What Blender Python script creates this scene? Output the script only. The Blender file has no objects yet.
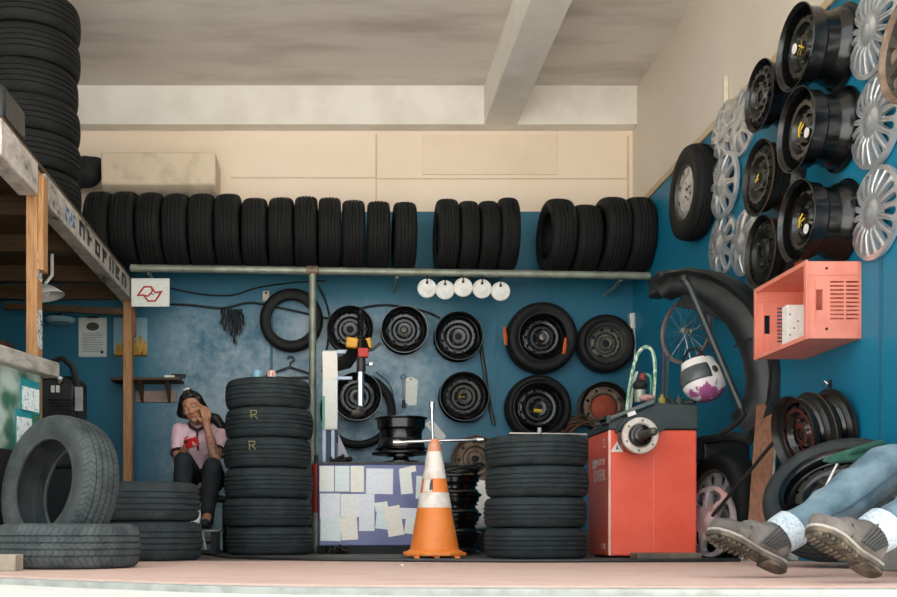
import bpy, bmesh, math, random
from mathutils import Vector, Matrix, Euler, Quaternion
random.seed(7)
PI = math.pi
sc = bpy.context.scene
COL = sc.collection

# ------------------------------------------------------------------ frame
HX, HY, F, CH = 335.0, 531.0, 1000.0, 0.16       # vanishing point, focal length in pixels, camera height
XW, YB, ZC = 2.53, 8.5, 3.89                     # right wall, back wall, ceiling
def P(px, py, Y): return Vector(((px-HX)*Y/F, Y, CH+(HY-py)*Y/F))
def R_(d): return math.radians(d)
def RW(px, py, d=0.0):                           # a point d in front of the right wall
    X = XW-d; Y = X*F/(px-HX)
    return P(px, py, Y)

# ------------------------------------------------------------------ materials
def lin(c):
    if isinstance(c, str):
        c = [int(c[i:i+2], 16)/255 for i in (0, 2, 4)]
    return tuple((x/12.92 if x <= .04045 else ((x+.055)/1.055)**2.4) for x in c)
def newmat(name):
    m = bpy.data.materials.new(name); m.use_nodes = True
    nt = m.node_tree; b = nt.nodes['Principled BSDF']
    return m, nt, b
def node(nt, t, **kw):
    n = nt.nodes.new(t)
    for k, v in kw.items():
        if k in n.inputs: n.inputs[k].default_value = v
        else: setattr(n, k, v)
    return n
def ramp(nt, fac, stops):
    r = nt.nodes.new('ShaderNodeValToRGB')
    e = r.color_ramp.elements
    e[0].position, e[0].color = stops[0][0], (*stops[0][1], 1)
    e[1].position, e[1].color = stops[-1][0], (*stops[-1][1], 1)
    for p, c in stops[1:-1]:
        x = e.new(p); x.color = (*c, 1)
    nt.links.new(fac, r.inputs['Fac'])
    return r.outputs['Color']
def noise(nt, scale, detail=4, rough=.55, stretch=None, coord='Object'):
    tc = nt.nodes.new('ShaderNodeTexCoord'); n = node(nt, 'ShaderNodeTexNoise', Scale=scale, Detail=detail, Roughness=rough)
    src = tc.outputs[coord]
    if stretch:
        mp = nt.nodes.new('ShaderNodeMapping'); mp.inputs['Scale'].default_value = stretch
        nt.links.new(src, mp.inputs['Vector']); src = mp.outputs['Vector']
    nt.links.new(src, n.inputs['Vector'])
    return n.outputs['Fac']
def mix(nt, fac, a, b, mode='MIX'):
    x = nt.nodes.new('ShaderNodeMix'); x.data_type = 'RGBA'; x.blend_type = mode
    for sock, val in ((x.inputs['Factor'], fac), (x.inputs['A'], a), (x.inputs['B'], b)):
        if hasattr(val, 'is_linked'): nt.links.new(val, sock)
        elif isinstance(val, (int, float)): sock.default_value = val
        else: sock.default_value = (*val, 1)
    return x.outputs['Result']
def math_(nt, op, a, b=None, c=None):
    x = nt.nodes.new('ShaderNodeMath'); x.operation = op
    for i, v in enumerate((a, b, c)):
        if v is None: continue
        if hasattr(v, 'is_linked'): nt.links.new(v, x.inputs[i])
        else: x.inputs[i].default_value = v
    return x.outputs[0]
def bump(nt, b, h, strength=.3, dist=.01):
    n = node(nt, 'ShaderNodeBump', Strength=strength, Distance=dist)
    nt.links.new(h, n.inputs['Height']); nt.links.new(n.outputs['Normal'], b.inputs['Normal'])
_M = {}
def M(name, c=None, c2=None, rough=.6, metal=0, scale=12, lo=.4, hi=.7, bmp=0, bscale=None, stretch=None, spec=.5, bdist=.004):
    if name in _M: return _M[name]
    m, nt, b = newmat(name); a = lin(c)
    b.inputs['Roughness'].default_value = rough; b.inputs['Metallic'].default_value = metal
    b.inputs['Specular IOR Level'].default_value = spec
    a2 = lin(c2) if c2 else tuple(x*.8 for x in a)
    f = noise(nt, scale, stretch=stretch)
    nt.links.new(ramp(nt, f, [(lo, a), (hi, a2)]), b.inputs['Base Color'])
    if bmp:
        h = noise(nt, bscale or scale*3, stretch=stretch); bump(nt, b, h, bmp, bdist)
    _M[name] = m
    return m

def rubber(name, base, dust, tread, lo=.45, hi=.75, rough=.75, dens=34):
    m, nt, b = newmat(name)
    b.inputs['Roughness'].default_value = rough; b.inputs['Specular IOR Level'].default_value = .35
    f = noise(nt, 9, 6, .65)
    col = ramp(nt, f, [(lo, lin(base)), (hi, lin(dust))])
    nt.links.new(col, b.inputs['Base Color'])
    uv = nt.nodes.new('ShaderNodeUVMap'); sep = nt.nodes.new('ShaderNodeSeparateXYZ')
    nt.links.new(uv.outputs[0], sep.inputs[0]); u, v = sep.outputs[0], sep.outputs[1]
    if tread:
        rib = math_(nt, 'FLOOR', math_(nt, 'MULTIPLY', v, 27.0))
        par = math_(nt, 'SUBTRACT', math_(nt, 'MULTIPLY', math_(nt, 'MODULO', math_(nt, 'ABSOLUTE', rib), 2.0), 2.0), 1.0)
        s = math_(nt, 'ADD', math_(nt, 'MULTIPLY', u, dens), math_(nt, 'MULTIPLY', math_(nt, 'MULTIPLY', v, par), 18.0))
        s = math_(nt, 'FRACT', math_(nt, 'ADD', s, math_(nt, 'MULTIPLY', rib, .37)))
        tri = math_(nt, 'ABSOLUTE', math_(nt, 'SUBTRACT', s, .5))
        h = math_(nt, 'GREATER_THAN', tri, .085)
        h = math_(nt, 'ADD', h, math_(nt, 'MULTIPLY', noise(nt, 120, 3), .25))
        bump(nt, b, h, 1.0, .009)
        nt.links.new(mix(nt, math_(nt, 'ADD', math_(nt, 'MULTIPLY', math_(nt, 'GREATER_THAN', h, .6), .5), .5), lin('0a0c0c'), col), b.inputs['Base Color'])  # shade of the sipe cuts painted into the base colour
    else:
        # moulded rings and ribs of the sidewall
        w = math_(nt, 'SINE', math_(nt, 'MULTIPLY', v, 420.0))
        band = math_(nt, 'GREATER_THAN', w, .86)
        h = math_(nt, 'ADD', band, math_(nt, 'MULTIPLY', noise(nt, 160, 3), .3))
        bump(nt, b, h, .45, .002)
    return m
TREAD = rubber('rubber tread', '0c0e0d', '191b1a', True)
SIDE = rubber('rubber sidewall', '0b0d0d', '161818', False, rough=.6)
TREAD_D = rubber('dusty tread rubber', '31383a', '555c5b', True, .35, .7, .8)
SIDE_D = rubber('dusty sidewall rubber', '2d3334', '4b5150', False, .35, .72, .6)
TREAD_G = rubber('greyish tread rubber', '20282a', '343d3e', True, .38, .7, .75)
SIDE_G = rubber('greyish sidewall rubber', '1d2325', '2f3637', False, .38, .7, .6)
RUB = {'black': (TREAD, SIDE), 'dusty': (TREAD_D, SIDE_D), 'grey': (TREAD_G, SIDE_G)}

BLKSTEEL = M('black painted steel', '0b0c0d', '141617', .2, .2, 18, spec=.7, bmp=.04)
DKSTEEL = M('dark worn steel', '1b1d1c', '302f2b', .32, .5, 14, bmp=.1)
GREYSTEEL = M('dull grey wheel steel', '55544e', '6f6a60', .45, .6, 20, bmp=.1)
RUSTY = M('rusty brown wheel steel', '6a5646', '8d7a69', .6, .35, 16, bmp=.25)
RUSTEDGE = M('rusty wheel edge', '6b5038', '3f342b', .6, .4, 22, bmp=.2)
SILVER = M('silver wheel paint', 'dcdedf', 'c2c4c5', .3, .7, 10)
CHROME = M('bright chromed steel', 'd6d8d8', 'b8bab8', .2, .95, 10)
NUT = M('zinc lug nut', '6a675f', '4d4a44', .4, .8, 60)
GALV = M('galvanised pipe', '9fa493', '7e8275', .5, .45, 9, bmp=.1)
YELLOW = M('yellow chalk', 'e2c13a', 'c9a52e', .9)
PALECHALK = M('pale yellow chalk', 'a9a469', '7f7d55', .95, scale=80)
WHITEP = M('white paper', 'eef0e8', 'dfe2da', .8, scale=40)
WHITEPL = M('white plastic', 'eceae4', 'd8d6d0', .4, scale=8)
BLACKPL = M('black plastic', '1b1d1d', '2a2c2c', .42, scale=10, bmp=.05)
BLACKMAT = M('matt black', '121313', '1d1e1e', .75)
WOOD = M('raw pine', 'b98a5c', '98693e', .65, scale=9, stretch=(9, 9, .8), bmp=.15)
WOODX = M('raw plank', '5f482f', '453321', .7, scale=8, stretch=(.8, 9, 9), bmp=.2)
WOODG = M('grey weathered wood', 'a5a198', '77736a', .8, scale=7, stretch=(4, .8, 4), bmp=.25)
WOODBR = M('brown plank', '8a5b3c', '6b432b', .6, scale=9, stretch=(8, 8, .7), bmp=.15)

# ------------------------------------------------------------------ mesh helpers
class MB:
    def __init__(s): s.v = []; s.f = []; s.uv = {}; s.mi = []
    def add(s, vs, fs, X=None, mi=0):
        o = len(s.v)
        s.v += [tuple(X @ Vector(p)) if X is not None else tuple(p) for p in vs]
        for q in fs:
            s.f.append(tuple(o+i for i in q)); s.mi.append(mi)
        return s
    def box(s, c, d, X=None, mi=0, taper=None):
        x, y, z = (k/2 for k in d); t = taper or (1, 1)
        vs = [(-x, -y, -z), (x, -y, -z), (x, y, -z), (-x, y, -z), (-x*t[0], -y*t[1], z), (x*t[0], -y*t[1], z), (x*t[0], y*t[1], z), (-x*t[0], y*t[1], z)]
        fs = [(3, 2, 1, 0), (4, 5, 6, 7), (0, 1, 5, 4), (1, 2, 6, 5), (2, 3, 7, 6), (3, 0, 4, 7)]
        T = Matrix.Translation(Vector(c))
        return s.add(vs, fs, (T @ X) if X is not None else T, mi)
    def bx(s, x0, x1, y0, y1, z0, z1, mi=0): return s.box(((x0+x1)/2, (y0+y1)/2, (z0+z1)/2), (x1-x0, y1-y0, z1-z0), None, mi)
    def prism(s, pts, h0, h1, X=None, mi=0):         # polygon in XY pushed from z=h0 to h1
        n = len(pts)
        vs = [(x, y, h0) for x, y in pts]+[(x, y, h1) for x, y in pts]
        fs = [tuple(range(n-1, -1, -1)), tuple(range(n, 2*n))]+[(i, (i+1) % n, n+(i+1) % n, n+i) for i in range(n)]
        return s.add(vs, fs, X, mi)
    def lathe(s, prof, n=48, X=None, closed=False, a0=0, a1=2*PI, uvR=None, mi=0, caps=False):
        full = abs(a1-a0-2*PI) < 1e-6
        k = len(prof); o = len(s.v); cols = n if full else n+1
        vs = []
        for i in range(cols):
            a = a0+(a1-a0)*i/n; c, sn = math.cos(a), math.sin(a)
            vs += [(r*c, r*sn, z) for r, z in prof]
        L = [0.0]
        for j in range(1, k): L.append(L[-1]+math.dist(prof[j], prof[j-1]))
        L = [q-L[-1]/2 for q in L]
        fs = []; rr = uvR or 1
        kk = k if closed else k-1
        for i in range(n):
            i2 = (i+1) % cols
            for j in range(kk):
                j2 = (j+1) % k
                fs.append((i*k+j, i2*k+j, i2*k+j2, i*k+j2))
                if uvR:
                    u0, u1 = (a0+(a1-a0)*i/n)*rr, (a0+(a1-a0)*(i+1)/n)*rr
                    s.uv[len(s.f)+len(fs)-1] = [(u0, L[j]), (u1, L[j]), (u1, L[j2]), (u0, L[j2])]
        if caps:
            fs.append(tuple(i*k for i in range(cols))[::-1]); fs.append(tuple(i*k+k-1 for i in range(cols)))
        return s.add(vs, fs, X, mi)
    def tube(s, pts, r, n=8, closed=False, mi=0, radii=None, flat=1.0):
        pts = [Vector(p) for p in pts]; m = len(pts)
        T = []
        for i in range(m):
            a = pts[(i-1) % m] if (closed or i > 0) else pts[i]
            b = pts[(i+1) % m] if (closed or i < m-1) else pts[i]
            T.append((b-a).normalized())
        u = T[0].orthogonal().normalized(); vs = []
        for i in range(m):
            u = (u-T[i]*u.dot(T[i])).normalized(); w = T[i].cross(u)
            rr = radii[i] if radii else r
            for k in range(n):
                a = 2*PI*k/n
                vs.append(pts[i]+u*math.cos(a)*rr+w*math.sin(a)*rr*flat)
        fs = []
        for i in range(m if closed else m-1):
            i2 = (i+1) % m
            for k in range(n):
                k2 = (k+1) % n
                fs.append((i*n+k, i*n+k2, i2*n+k2, i2*n+k))
        if not closed:
            fs.append(tuple(range(n))[::-1]); fs.append(tuple((m-1)*n+k for k in range(n)))
        return s.add(vs, fs, None, mi)
    def capsule(s, p, r, q, r2, n=14, h=5):
        p, q = Vector(p), Vector(q); d = q-p; L = d.length
        X = Matrix.Translation(p) @ (d if L > 1e-6 else Vector((0, 0, 1))).to_track_quat('Z', 'Y').to_matrix().to_4x4()
        prof = [(max(r*math.cos(a), 1e-5), r*math.sin(a)) for a in [(-PI/2)+PI/2*i/h for i in range(h+1)]]
        prof += [(max(r2*math.cos(a), 1e-5), L+r2*math.sin(a)) for a in [PI/2*i/h for i in range(h+1)]]
        return s.lathe(prof, n, X, caps=True)
    def ell(s, c, rad, rot=None, n=20, h=12):
        X = Matrix.Translation(Vector(c)) @ (rot.to_matrix().to_4x4() if rot is not None else Matrix()) @ Matrix.Diagonal((*rad, 1))
        prof = [(max(math.cos(a), 1e-4), math.sin(a)) for a in [-PI/2+PI*i/h for i in range(h+1)]]
        return s.lathe(prof, n, X, caps=True)
    def shell_perf(s, r1, r2, n, hr, ha, hb, zf, K=5, skirt=.012, e=2.0, off=0.0, X=None, mi=0, skew=0.0, tap=0.0):
        # n sectors of an annulus, each with a rounded hole whose edge turns back
        rect = []
        for i in range(K): rect.append((-1, -1+2*i/K))
        for i in range(K): rect.append((-1+2*i/K, 1))
        for i in range(K): rect.append((1, 1-2*i/K))
        for i in range(K): rect.append((1-2*i/K, -1))
        mid, hw = (r1+r2)/2, (r2-r1)/2
        for q in range(n):
            t0 = 2*PI*q/n+off; half = PI/n
            A = []; B = []
            for a, b in rect:
                A.append((mid+hw*a, t0+half*b))
                f = math.atan2(b, a); c, sn = math.cos(f), math.sin(f)
                ro = (abs(c)**e+abs(sn)**e)**(-1/e)
                r = hr+ha*ro*c
                B.append((r, t0+(hb*(1+tap*ro*c))/hr*ro*sn+skew*(r-hr)))
            C = [((a[0]+b[0])/2, (a[1]+b[1])/2) for a, b in zip(A, B)]
            vs = []
            for ring, dz in ((A, 0), (C, 0), (B, 0), (B, -skirt)):
                vs += [(r*math.cos(t), r*math.sin(t), zf(r)+dz) for r, t in ring]
            k = len(rect); fs = []
            for g in range(3):
                for i in range(k):
                    j = (i+1) % k
                    fs.append((g*k+i, (g+1)*k+i, (g+1)*k+j, g*k+j))
            s.add(vs, fs, X, mi)
        return s
    def mesh(s, name, mats=None, smooth=40, weld=1e-5):
        me = bpy.data.meshes.new(name); me.from_pydata(s.v, [], s.f); me.update()
        if s.uv:
            ul = me.uv_layers.new(name='UVMap')
            for pi, uvs in s.uv.items():
                p = me.polygons[pi]
                for li, c in zip(p.loop_indices, uvs): ul.data[li].uv = c
        for i, k in enumerate(s.mi): me.polygons[i].material_index = k
        bm = bmesh.new(); bm.from_mesh(me)
        if weld and len(s.v) < 60000: bmesh.ops.remove_doubles(bm, verts=bm.verts, dist=weld)
        bmesh.ops.recalc_face_normals(bm, faces=bm.faces)
        bm.to_mesh(me); bm.free()
        for m in (mats if isinstance(mats, (list, tuple)) else [mats] if mats else []): me.materials.append(m)
        if smooth:
            me.polygons.foreach_set('use_smooth', [True]*len(me.polygons))
            me.set_sharp_from_angle(angle=R_(smooth))
        return me

def link(name, data, parent=None, loc=None, rot=None):
    o = bpy.data.objects.new(name, data); COL.objects.link(o)
    if parent: o.parent = parent
    if loc is not None: o.location = loc
    if rot is not None:
        if isinstance(rot, Quaternion): o.rotation_mode = 'QUATERNION'; o.rotation_quaternion = rot
        else: o.rotation_euler = rot
    return o
def tag(o, label, cat, group=None, kind=None):
    o['label'] = label; o['category'] = cat
    if group: o['group'] = group
    if kind: o['kind'] = kind
    return o
def thing(name, label, cat, loc=(0, 0, 0), rot=None, group=None):
    return tag(link(name, None, None, loc, rot), label, cat, group)
def origin(o):
    q = o
    v = Vector((0, 0, 0))
    while q is not None: v = v+q.location; q = q.parent
    return v
def bev(o, w, seg=2):
    b = o.modifiers.new('bevel', 'BEVEL'); b.width = w; b.segments = seg; b.limit_method = 'ANGLE'; b.angle_limit = R_(40)
    return o
def part(name, mb, mat, parent=None, world=True, bevel=0, smooth=40, label=None):
    """mesh part; world=True: vertices are given in world space and the (unrotated) parents' location is taken off"""
    if parent is not None and world:
        d = origin(parent); mb.v = [(x-d.x, y-d.y, z-d.z) for x, y, z in mb.v]
    o = link(name, mb.mesh(name, mat, smooth), parent)
    if bevel: bev(o, bevel)
    if label: o['label'] = label
    return o
def single(name, mb, mat, label, cat, group=None, bevel=0, smooth=40):
    c = Vector((0, 0, 0)); lo = min(v[2] for v in mb.v)
    xs = [v[0] for v in mb.v]; ys = [v[1] for v in mb.v]
    c = Vector(((min(xs)+max(xs))/2, (min(ys)+max(ys))/2, lo))
    mb.v = [(x-c.x, y-c.y, z-c.z) for x, y, z in mb.v]
    o = link(name, mb.mesh(name, mat, smooth), None, c)
    if bevel: bev(o, bevel)
    return tag(o, label, cat, group)
def struct(name, mb, mat, smooth=0, bevel=0):
    o = link(name, mb.mesh(name, mat, smooth)); o['kind'] = 'structure'
    if bevel: bev(o, bevel)
    return o
def aim(axis, spin=0.0):
    return Vector(axis).normalized().to_track_quat('Z', 'Y') @ Quaternion((0, 0, 1), spin)
def blobmesh(mb, name, mat, voxel=.008, smooth=6, disp=None):
    """fuse overlapping closed shapes into one continuous surface"""
    me = mb.mesh(name+' raw', None, 0, weld=0)
    o = bpy.data.objects.new(name+' raw', me); COL.objects.link(o)
    r = o.modifiers.new('r', 'REMESH'); r.mode = 'VOXEL'; r.voxel_size = voxel
    s = o.modifiers.new('s', 'SMOOTH'); s.factor = .5; s.iterations = smooth
    dg = bpy.context.evaluated_depsgraph_get(); dg.update()
    out = bpy.data.meshes.new_from_object(o.evaluated_get(dg)); out.name = name
    bpy.data.objects.remove(o); bpy.data.meshes.remove(me)
    out.materials.clear(); out.materials.append(mat)
    if disp:
        for v in out.vertices: v.co += Vector(disp(v.co, v.normal))
    out.polygons.foreach_set('use_smooth', [True]*len(out.polygons))
    return out
def blobpart(name, mb, mat, parent, voxel=.008, smooth=6, disp=None):
    d = origin(parent); mb.v = [(x-d.x, y-d.y, z-d.z) for x, y, z in mb.v]
    return link(name, blobmesh(mb, name, mat, voxel, smooth, disp), parent)
def textpart(name, body, size, mat, parent, loc, rot, ext=.0006, align='CENTER'):
    cu = bpy.data.curves.new(name, 'FONT'); cu.body = body; cu.size = size; cu.extrude = ext; cu.align_x = align; cu.align_y = 'CENTER'
    o = bpy.data.objects.new(name+' raw', cu); COL.objects.link(o)
    dg = bpy.context.evaluated_depsgraph_get(); dg.update()
    me = bpy.data.meshes.new_from_object(o.evaluated_get(dg)); bpy.data.objects.remove(o)
    me.materials.clear(); me.materials.append(mat)
    return link(name, me, parent, loc, rot)

# ------------------------------------------------------------------ tyres, rims, wheels
_tc = {}
def tire_mesh(R, w, rr, kind, grooves=4):
    key = (round(R, 3), round(w, 3), round(rr, 3), kind, grooves)
    if key in _tc: return _tc[key]
    tm, sm = RUB[kind]; tw = w*.80
    prof = []
    def crown(z): return R-.010*(abs(z)/(tw/2))**2.4
    prof.append((R-.028, -w*.475)); prof.append((R-.016, -tw/2-.006)); prof.append((crown(tw/2)-.002, -tw/2+.001))
    pos = [(-1+2*(i+1)/(grooves+1))*tw/2*.92 for i in range(grooves)]
    gw, gd = .0045, .008
    for i, p in enumerate(pos):
        last = -tw/2 if i == 0 else pos[i-1]+gw
        m = (last+p-gw)/2; prof.append((crown(m), m))
        prof += [(crown(p-gw), p-gw), (crown(p)-gd, p-gw*.6), (crown(p)-gd, p+gw*.6), (crown(p+gw), p+gw)]
    m = (pos[-1]+gw+tw/2)/2; prof.append((crown(m), m))
    prof += [(crown(tw/2)-.002, tw/2-.001), (R-.016, tw/2+.006), (R-.028, w*.475)]
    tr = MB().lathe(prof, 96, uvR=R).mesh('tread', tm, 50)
    H = R-rr; s1 = []
    for t, z in ((0, .475), (.12, .492), (.28, .5), (.45, .497), (.62, .48), (.78, .452), (.9, .43)):
        s1.append((R-.028-(H-.028)*t, w*z))
    s1 += [(rr+.006, w*.43), (rr, w*.415), (rr-.001, w*.37), (rr+.006, w*.345), (rr+.02, w*.36), (rr+H*.45, w*.44), (R-.035, w*.40), (R-.022, w*.25), (R-.02, 0)]
    a = MB().lathe(s1, 96, uvR=R).mesh('sidewall', sm, 40)
    b = MB().lathe([(r, -z) for r, z in s1], 96, uvR=R).mesh('sidewall', sm, 40)
    _tc[key] = (tr, a, b)
    return _tc[key]
def tire(label, loc, axis, R=.3, w=.2, rr=.19, kind='black', group=None, spin=None, grooves=4, cat='tire'):
    t = thing('tire', label, cat, loc, aim(axis, random.random()*6 if spin is None else spin), group)
    tr, a, b = tire_mesh(R, w, rr, kind, grooves)
    link('tread', tr, t); link('sidewall', a, t); link('sidewall', b, t)
    return t

_rc = {}
def rim_meshes(R, w, style, bm, dm, nut=True):
    key = (round(R, 3), round(w, 3), style, bm.name, dm.name)
    if key in _rc: return _rc[key]
    h = w/2
    out = [(R, h), (R+.001, h-.006), (R-.008, h-.012), (R-.016, h-.016), (R-.019, h-.05*w/.15), (R-.034, h-.058*w/.15), (R-.040, h-.078*w/.15), (R-.040, -h+.05*w/.15), (R-.024, -h+.036*w/.15), (R-.018, -h+.016), (R-.008, -h+.012), (R+.001, -h+.006), (R, -h)]
    inn = [(R-.004, -h), (R-.012, -h+.012), (R-.022, -h+.018), (R-.028, -h+.04*w/.15), (R-.044, -h+.055*w/.15), (R-.044, h-.078*w/.15), (R-.038, h-.062*w/.15), (R-.023, h-.05*w/.15), (R-.020, h-.02), (R-.012, h-.012), (R-.004, h)]
    barrel = MB().lathe(out+inn, 72, closed=True).mesh('barrel', bm, 35)
    d = MB(); nuts = []
    rim_in = R-.026
    if style in ('round', 'slot', 'tri'):
        n, ha, hb, e = {'round': (12, .011, .010, 2.0), 'slot': (16, .011, .009, 3), 'tri': (8, .013, .014, 2.1)}[style]
        hr = R*.70
        def zf(r):
            t = r/R
            pts = [(0, h-.045), (.22, h-.045), (.30, h-.042), (.38, h-.060), (.48, h-.060), (.58, h-.036), (.68, h-.034), (.80, h-.046), (.88, h-.066), (1, h-.07)]
            for (a, za), (b, zb) in zip(pts, pts[1:]):
                if t <= b:
                    k = (t-a)/(b-a); k = k*k*(3-2*k); return za+(zb-za)*k
            return pts[-1][1]
        K = 6; seg = n*K
        r1, r2 = R*.60, R*.80
        lugn = 5 if style != 'tri' else 4
        inner = [.033, R*.2]
        d.lathe([(.030, zf(.03)-.02), (.030, zf(.03)), (.034, zf(.034)), (R*.21, zf(R*.21))], seg)
        # bolt ring
        d.lathe([(R*x, zf(R*x)) for x in (.21, .27, .30, .34, .38, .43, .48, .53, .57, .60)], seg)
        d.shell_perf(r1, r2, n, hr, ha, hb, zf, K, .014, e)
        d.lathe([(R*x, zf(R*x)) for x in (.80, .84, .88)]+[(rim_in, zf(R*.88)-.002)], seg)
        disc = d.mesh('disc', dm, 45)
        cap = MB().lathe([(.0001, h-.047), (.012, h-.047), (.026, h-.052), (.031, h-.066)], 24).mesh('hub_bore', BLACKMAT, 40)
        lug = MB().lathe([(.0075, 0), (.0075, .012), (.005, .017), (.0001, .018)], 6).mesh('lug_bolt', NUT, 30)
        lugs = [(R*.34*math.cos(2*PI*i/lugn+.3), R*.34*math.sin(2*PI*i/lugn+.3), zf(R*.34)-.002) for i in range(lugn)]
    else:
        # alloy wheel of 'spoke' style: paired spokes between openings
        n = {'alloy': 9, 'alloy10': 10, 'vent': 9}[style]
        zz = lambda r: h-.022-.012*(1-(r/R))**2-.012*max(0, 1-r/(R*.35))
        K = 6; seg = n*K
        d.lathe([(.0001, zz(0)+.004), (.02, zz(0)+.004), (.030, zz(.03)), (R*.30, zz(R*.3))], seg)
        if style == 'vent':
            d.shell_perf(R*.30, R*.62, 4, R*.45, .010, .010, zz, 9, .012, 2, off=.4)
            d.lathe([(R*.62, zz(R*.62)), (R*.66, zz(R*.66)+.006)], seg)
            d.shell_perf(R*.66, R*.93, n, R*.79, .020, .022, lambda r: zz(r)+.006, K, .02, 2.6)
        else:
            d.shell_perf(R*.30, R*.93, n, R*.64, R*.25, R*.13, zz, K, .03, 2.4, tap=.55)
        d.lathe([(R*.93, zz(R*.93)+(.006 if style == 'vent' else 0)), (R-.01, h-.012)], seg)
        disc = d.mesh('disc', dm, 45)
        cap = MB().lathe([(.0001, zz(0)+.012), (.018, zz(0)+.011), (.026, zz(0)+.003)], 24).mesh('centre_cap', SILVER, 40)
        lug = MB().lathe([(.008, 0), (.008, .010), (.0001, .011)], 6).mesh('lug_bolt', NUT, 30)
        lugs = [(R*.24*math.cos(2*PI*i/5), R*.24*math.sin(2*PI*i/5), zz(R*.24)-.002) for i in range(5)]
    _rc[key] = (barrel, disc, cap, lug, lugs)
    return _rc[key]
def chalk(parent, z, pts, mat=YELLOW, r=.004):
    mb = MB()
    for seg in pts: mb.tube([(x, y, z) for x, y in seg], r, 5, flat=.4)
    return part('chalk_mark', mb, mat, parent, world=False, label='yellow chalk mark')
Y_MARK = [[(-.035, .0), (.0, .022), (.035, .012)], [(-.012, -.02), (.0, .02), (.004, .04)], [(.0, .0), (.03, -.02)]]
def rim_parts(root, R, w, style, bm, dm, lugs=True, z=0, names=('barrel', 'disc')):
    b, d, c, l, ls = rim_meshes(R, w, style, bm, dm)
    bo = link(names[0], b, root, (0, 0, z)); do = link(names[1], d, root, (0, 0, z))
    link(c.name, c, do)
    if lugs:
        for q in ls: link('lug_bolt', l, do, q)
    return bo, do
def rim(label, loc, axis, R=.19, w=.15, style='round', bm=BLKSTEEL, dm=None, mark=None, group=None, spin=None, lugs=True, out=0, edge=None):
    t = thing('steel_wheel', label, 'wheel rim', loc, aim(axis, random.random()*6 if spin is None else spin), group)
    b, d = rim_parts(t, R, w, style, bm, dm or bm, lugs)
    d.location.z += out
    if edge: part('edge_ring', MB().lathe([(R-.003, w/2-.001), (R+.0015, w/2+.001), (R+.0025, w/2-.005), (R-.001, w/2-.008)], 64, closed=True), edge, t, world=False, label='worn bright edge' if edge is SILVER else 'rusty worn edge')
    if mark: chalk(d, w/2-.03, mark)
    return t, d
def wheel(label, loc, axis, R=.3, w=.19, rR=.19, style='round', bm=BLKSTEEL, dm=None, kind='black', mark=None, group=None, spin=None, lugs=True):
    t = thing('car_wheel', label, 'wheel', loc, aim(axis, random.random()*6 if spin is None else spin), group)
    tr, a, b = tire_mesh(R, w, rR, kind)
    to = link('tire', tr, t); link('sidewall', a, to); link('sidewall', b, to)
    bb, dd, c, l, ls = rim_meshes(rR, w*.88, style, bm, dm or bm)
    ro = link('rim', bb, t); link('disc', dd, ro); link(c.name, c, ro)
    if lugs:
        for q in ls: link('lug_bolt', l, ro, q)
    if mark: chalk(ro, w*.44-.028, mark)
    return t, ro
_hc = {}
def hubcap(label, loc, axis, R=.2, style='ten', group=None, spin=0.0, mat=SILVER):
    key = (round(R, 3), style, mat.name)
    if key not in _hc:
        zf = lambda r: .036*(1-(r/R)**2.2)-.012*math.exp(-((r-R*.33)/(R*.10))**2)+.0
        d = MB()
        n = {'ten': 10, 'nine': 9, 'twenty': 18, 'seven': 7}[style]; K = 6; seg = n*K
        d.lathe([(R*x, zf(R*x)) for x in (.14, .18, .22, .26, .30)], seg)
        if style == 'twenty':
            d.shell_perf(R*.30, R*.92, n, R*.65, R*.245, R*.058, zf, K, .022, 2.6, tap=.55)
        elif style == 'ten':
            d.shell_perf(R*.30, R*.92, n, R*.66, R*.23, R*.125, zf, K, .022, 2.5, tap=.6)
        elif style == 'seven':
            d.shell_perf(R*.30, R*.92, n, R*.66, R*.22, R*.17, zf, K, .022, 2.8, tap=.6, skew=.9)
        else:
            d.shell_perf(R*.30, R*.92, n, R*.67, R*.21, R*.10, zf, K, .022, 2.3, tap=.5)
        d.lathe([(R*.92, zf(R*.92)), (R*.96, zf(R*.96)+.002), (R, .004), (R, -.014), (R-.004, -.014)], seg)
        bo = MB().lathe([(.0001, .040), (R*.10, .039), (R*.14, .034)], 24).mesh('badge', mat, 40)
        for i in range(n):      # raised rib on every spoke
            a = 2*PI*(i+.5)/n
            d.tube([((R*x)*math.cos(a), (R*x)*math.sin(a), zf(R*x)+.001) for x in (.34, .5, .66, .8, .90)], .006, 6, radii=[.003, .005, .006, .006, .003], flat=.4)
        fa = d.mesh('face', mat, 40)
        _hc[key] = (fa, bo)
    fa, bo = _hc[key]
    t = thing('hubcap', label, 'hubcap', loc, aim(axis, spin), group)
    link('face', fa, t); link('badge', bo, t)
    return t

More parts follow.
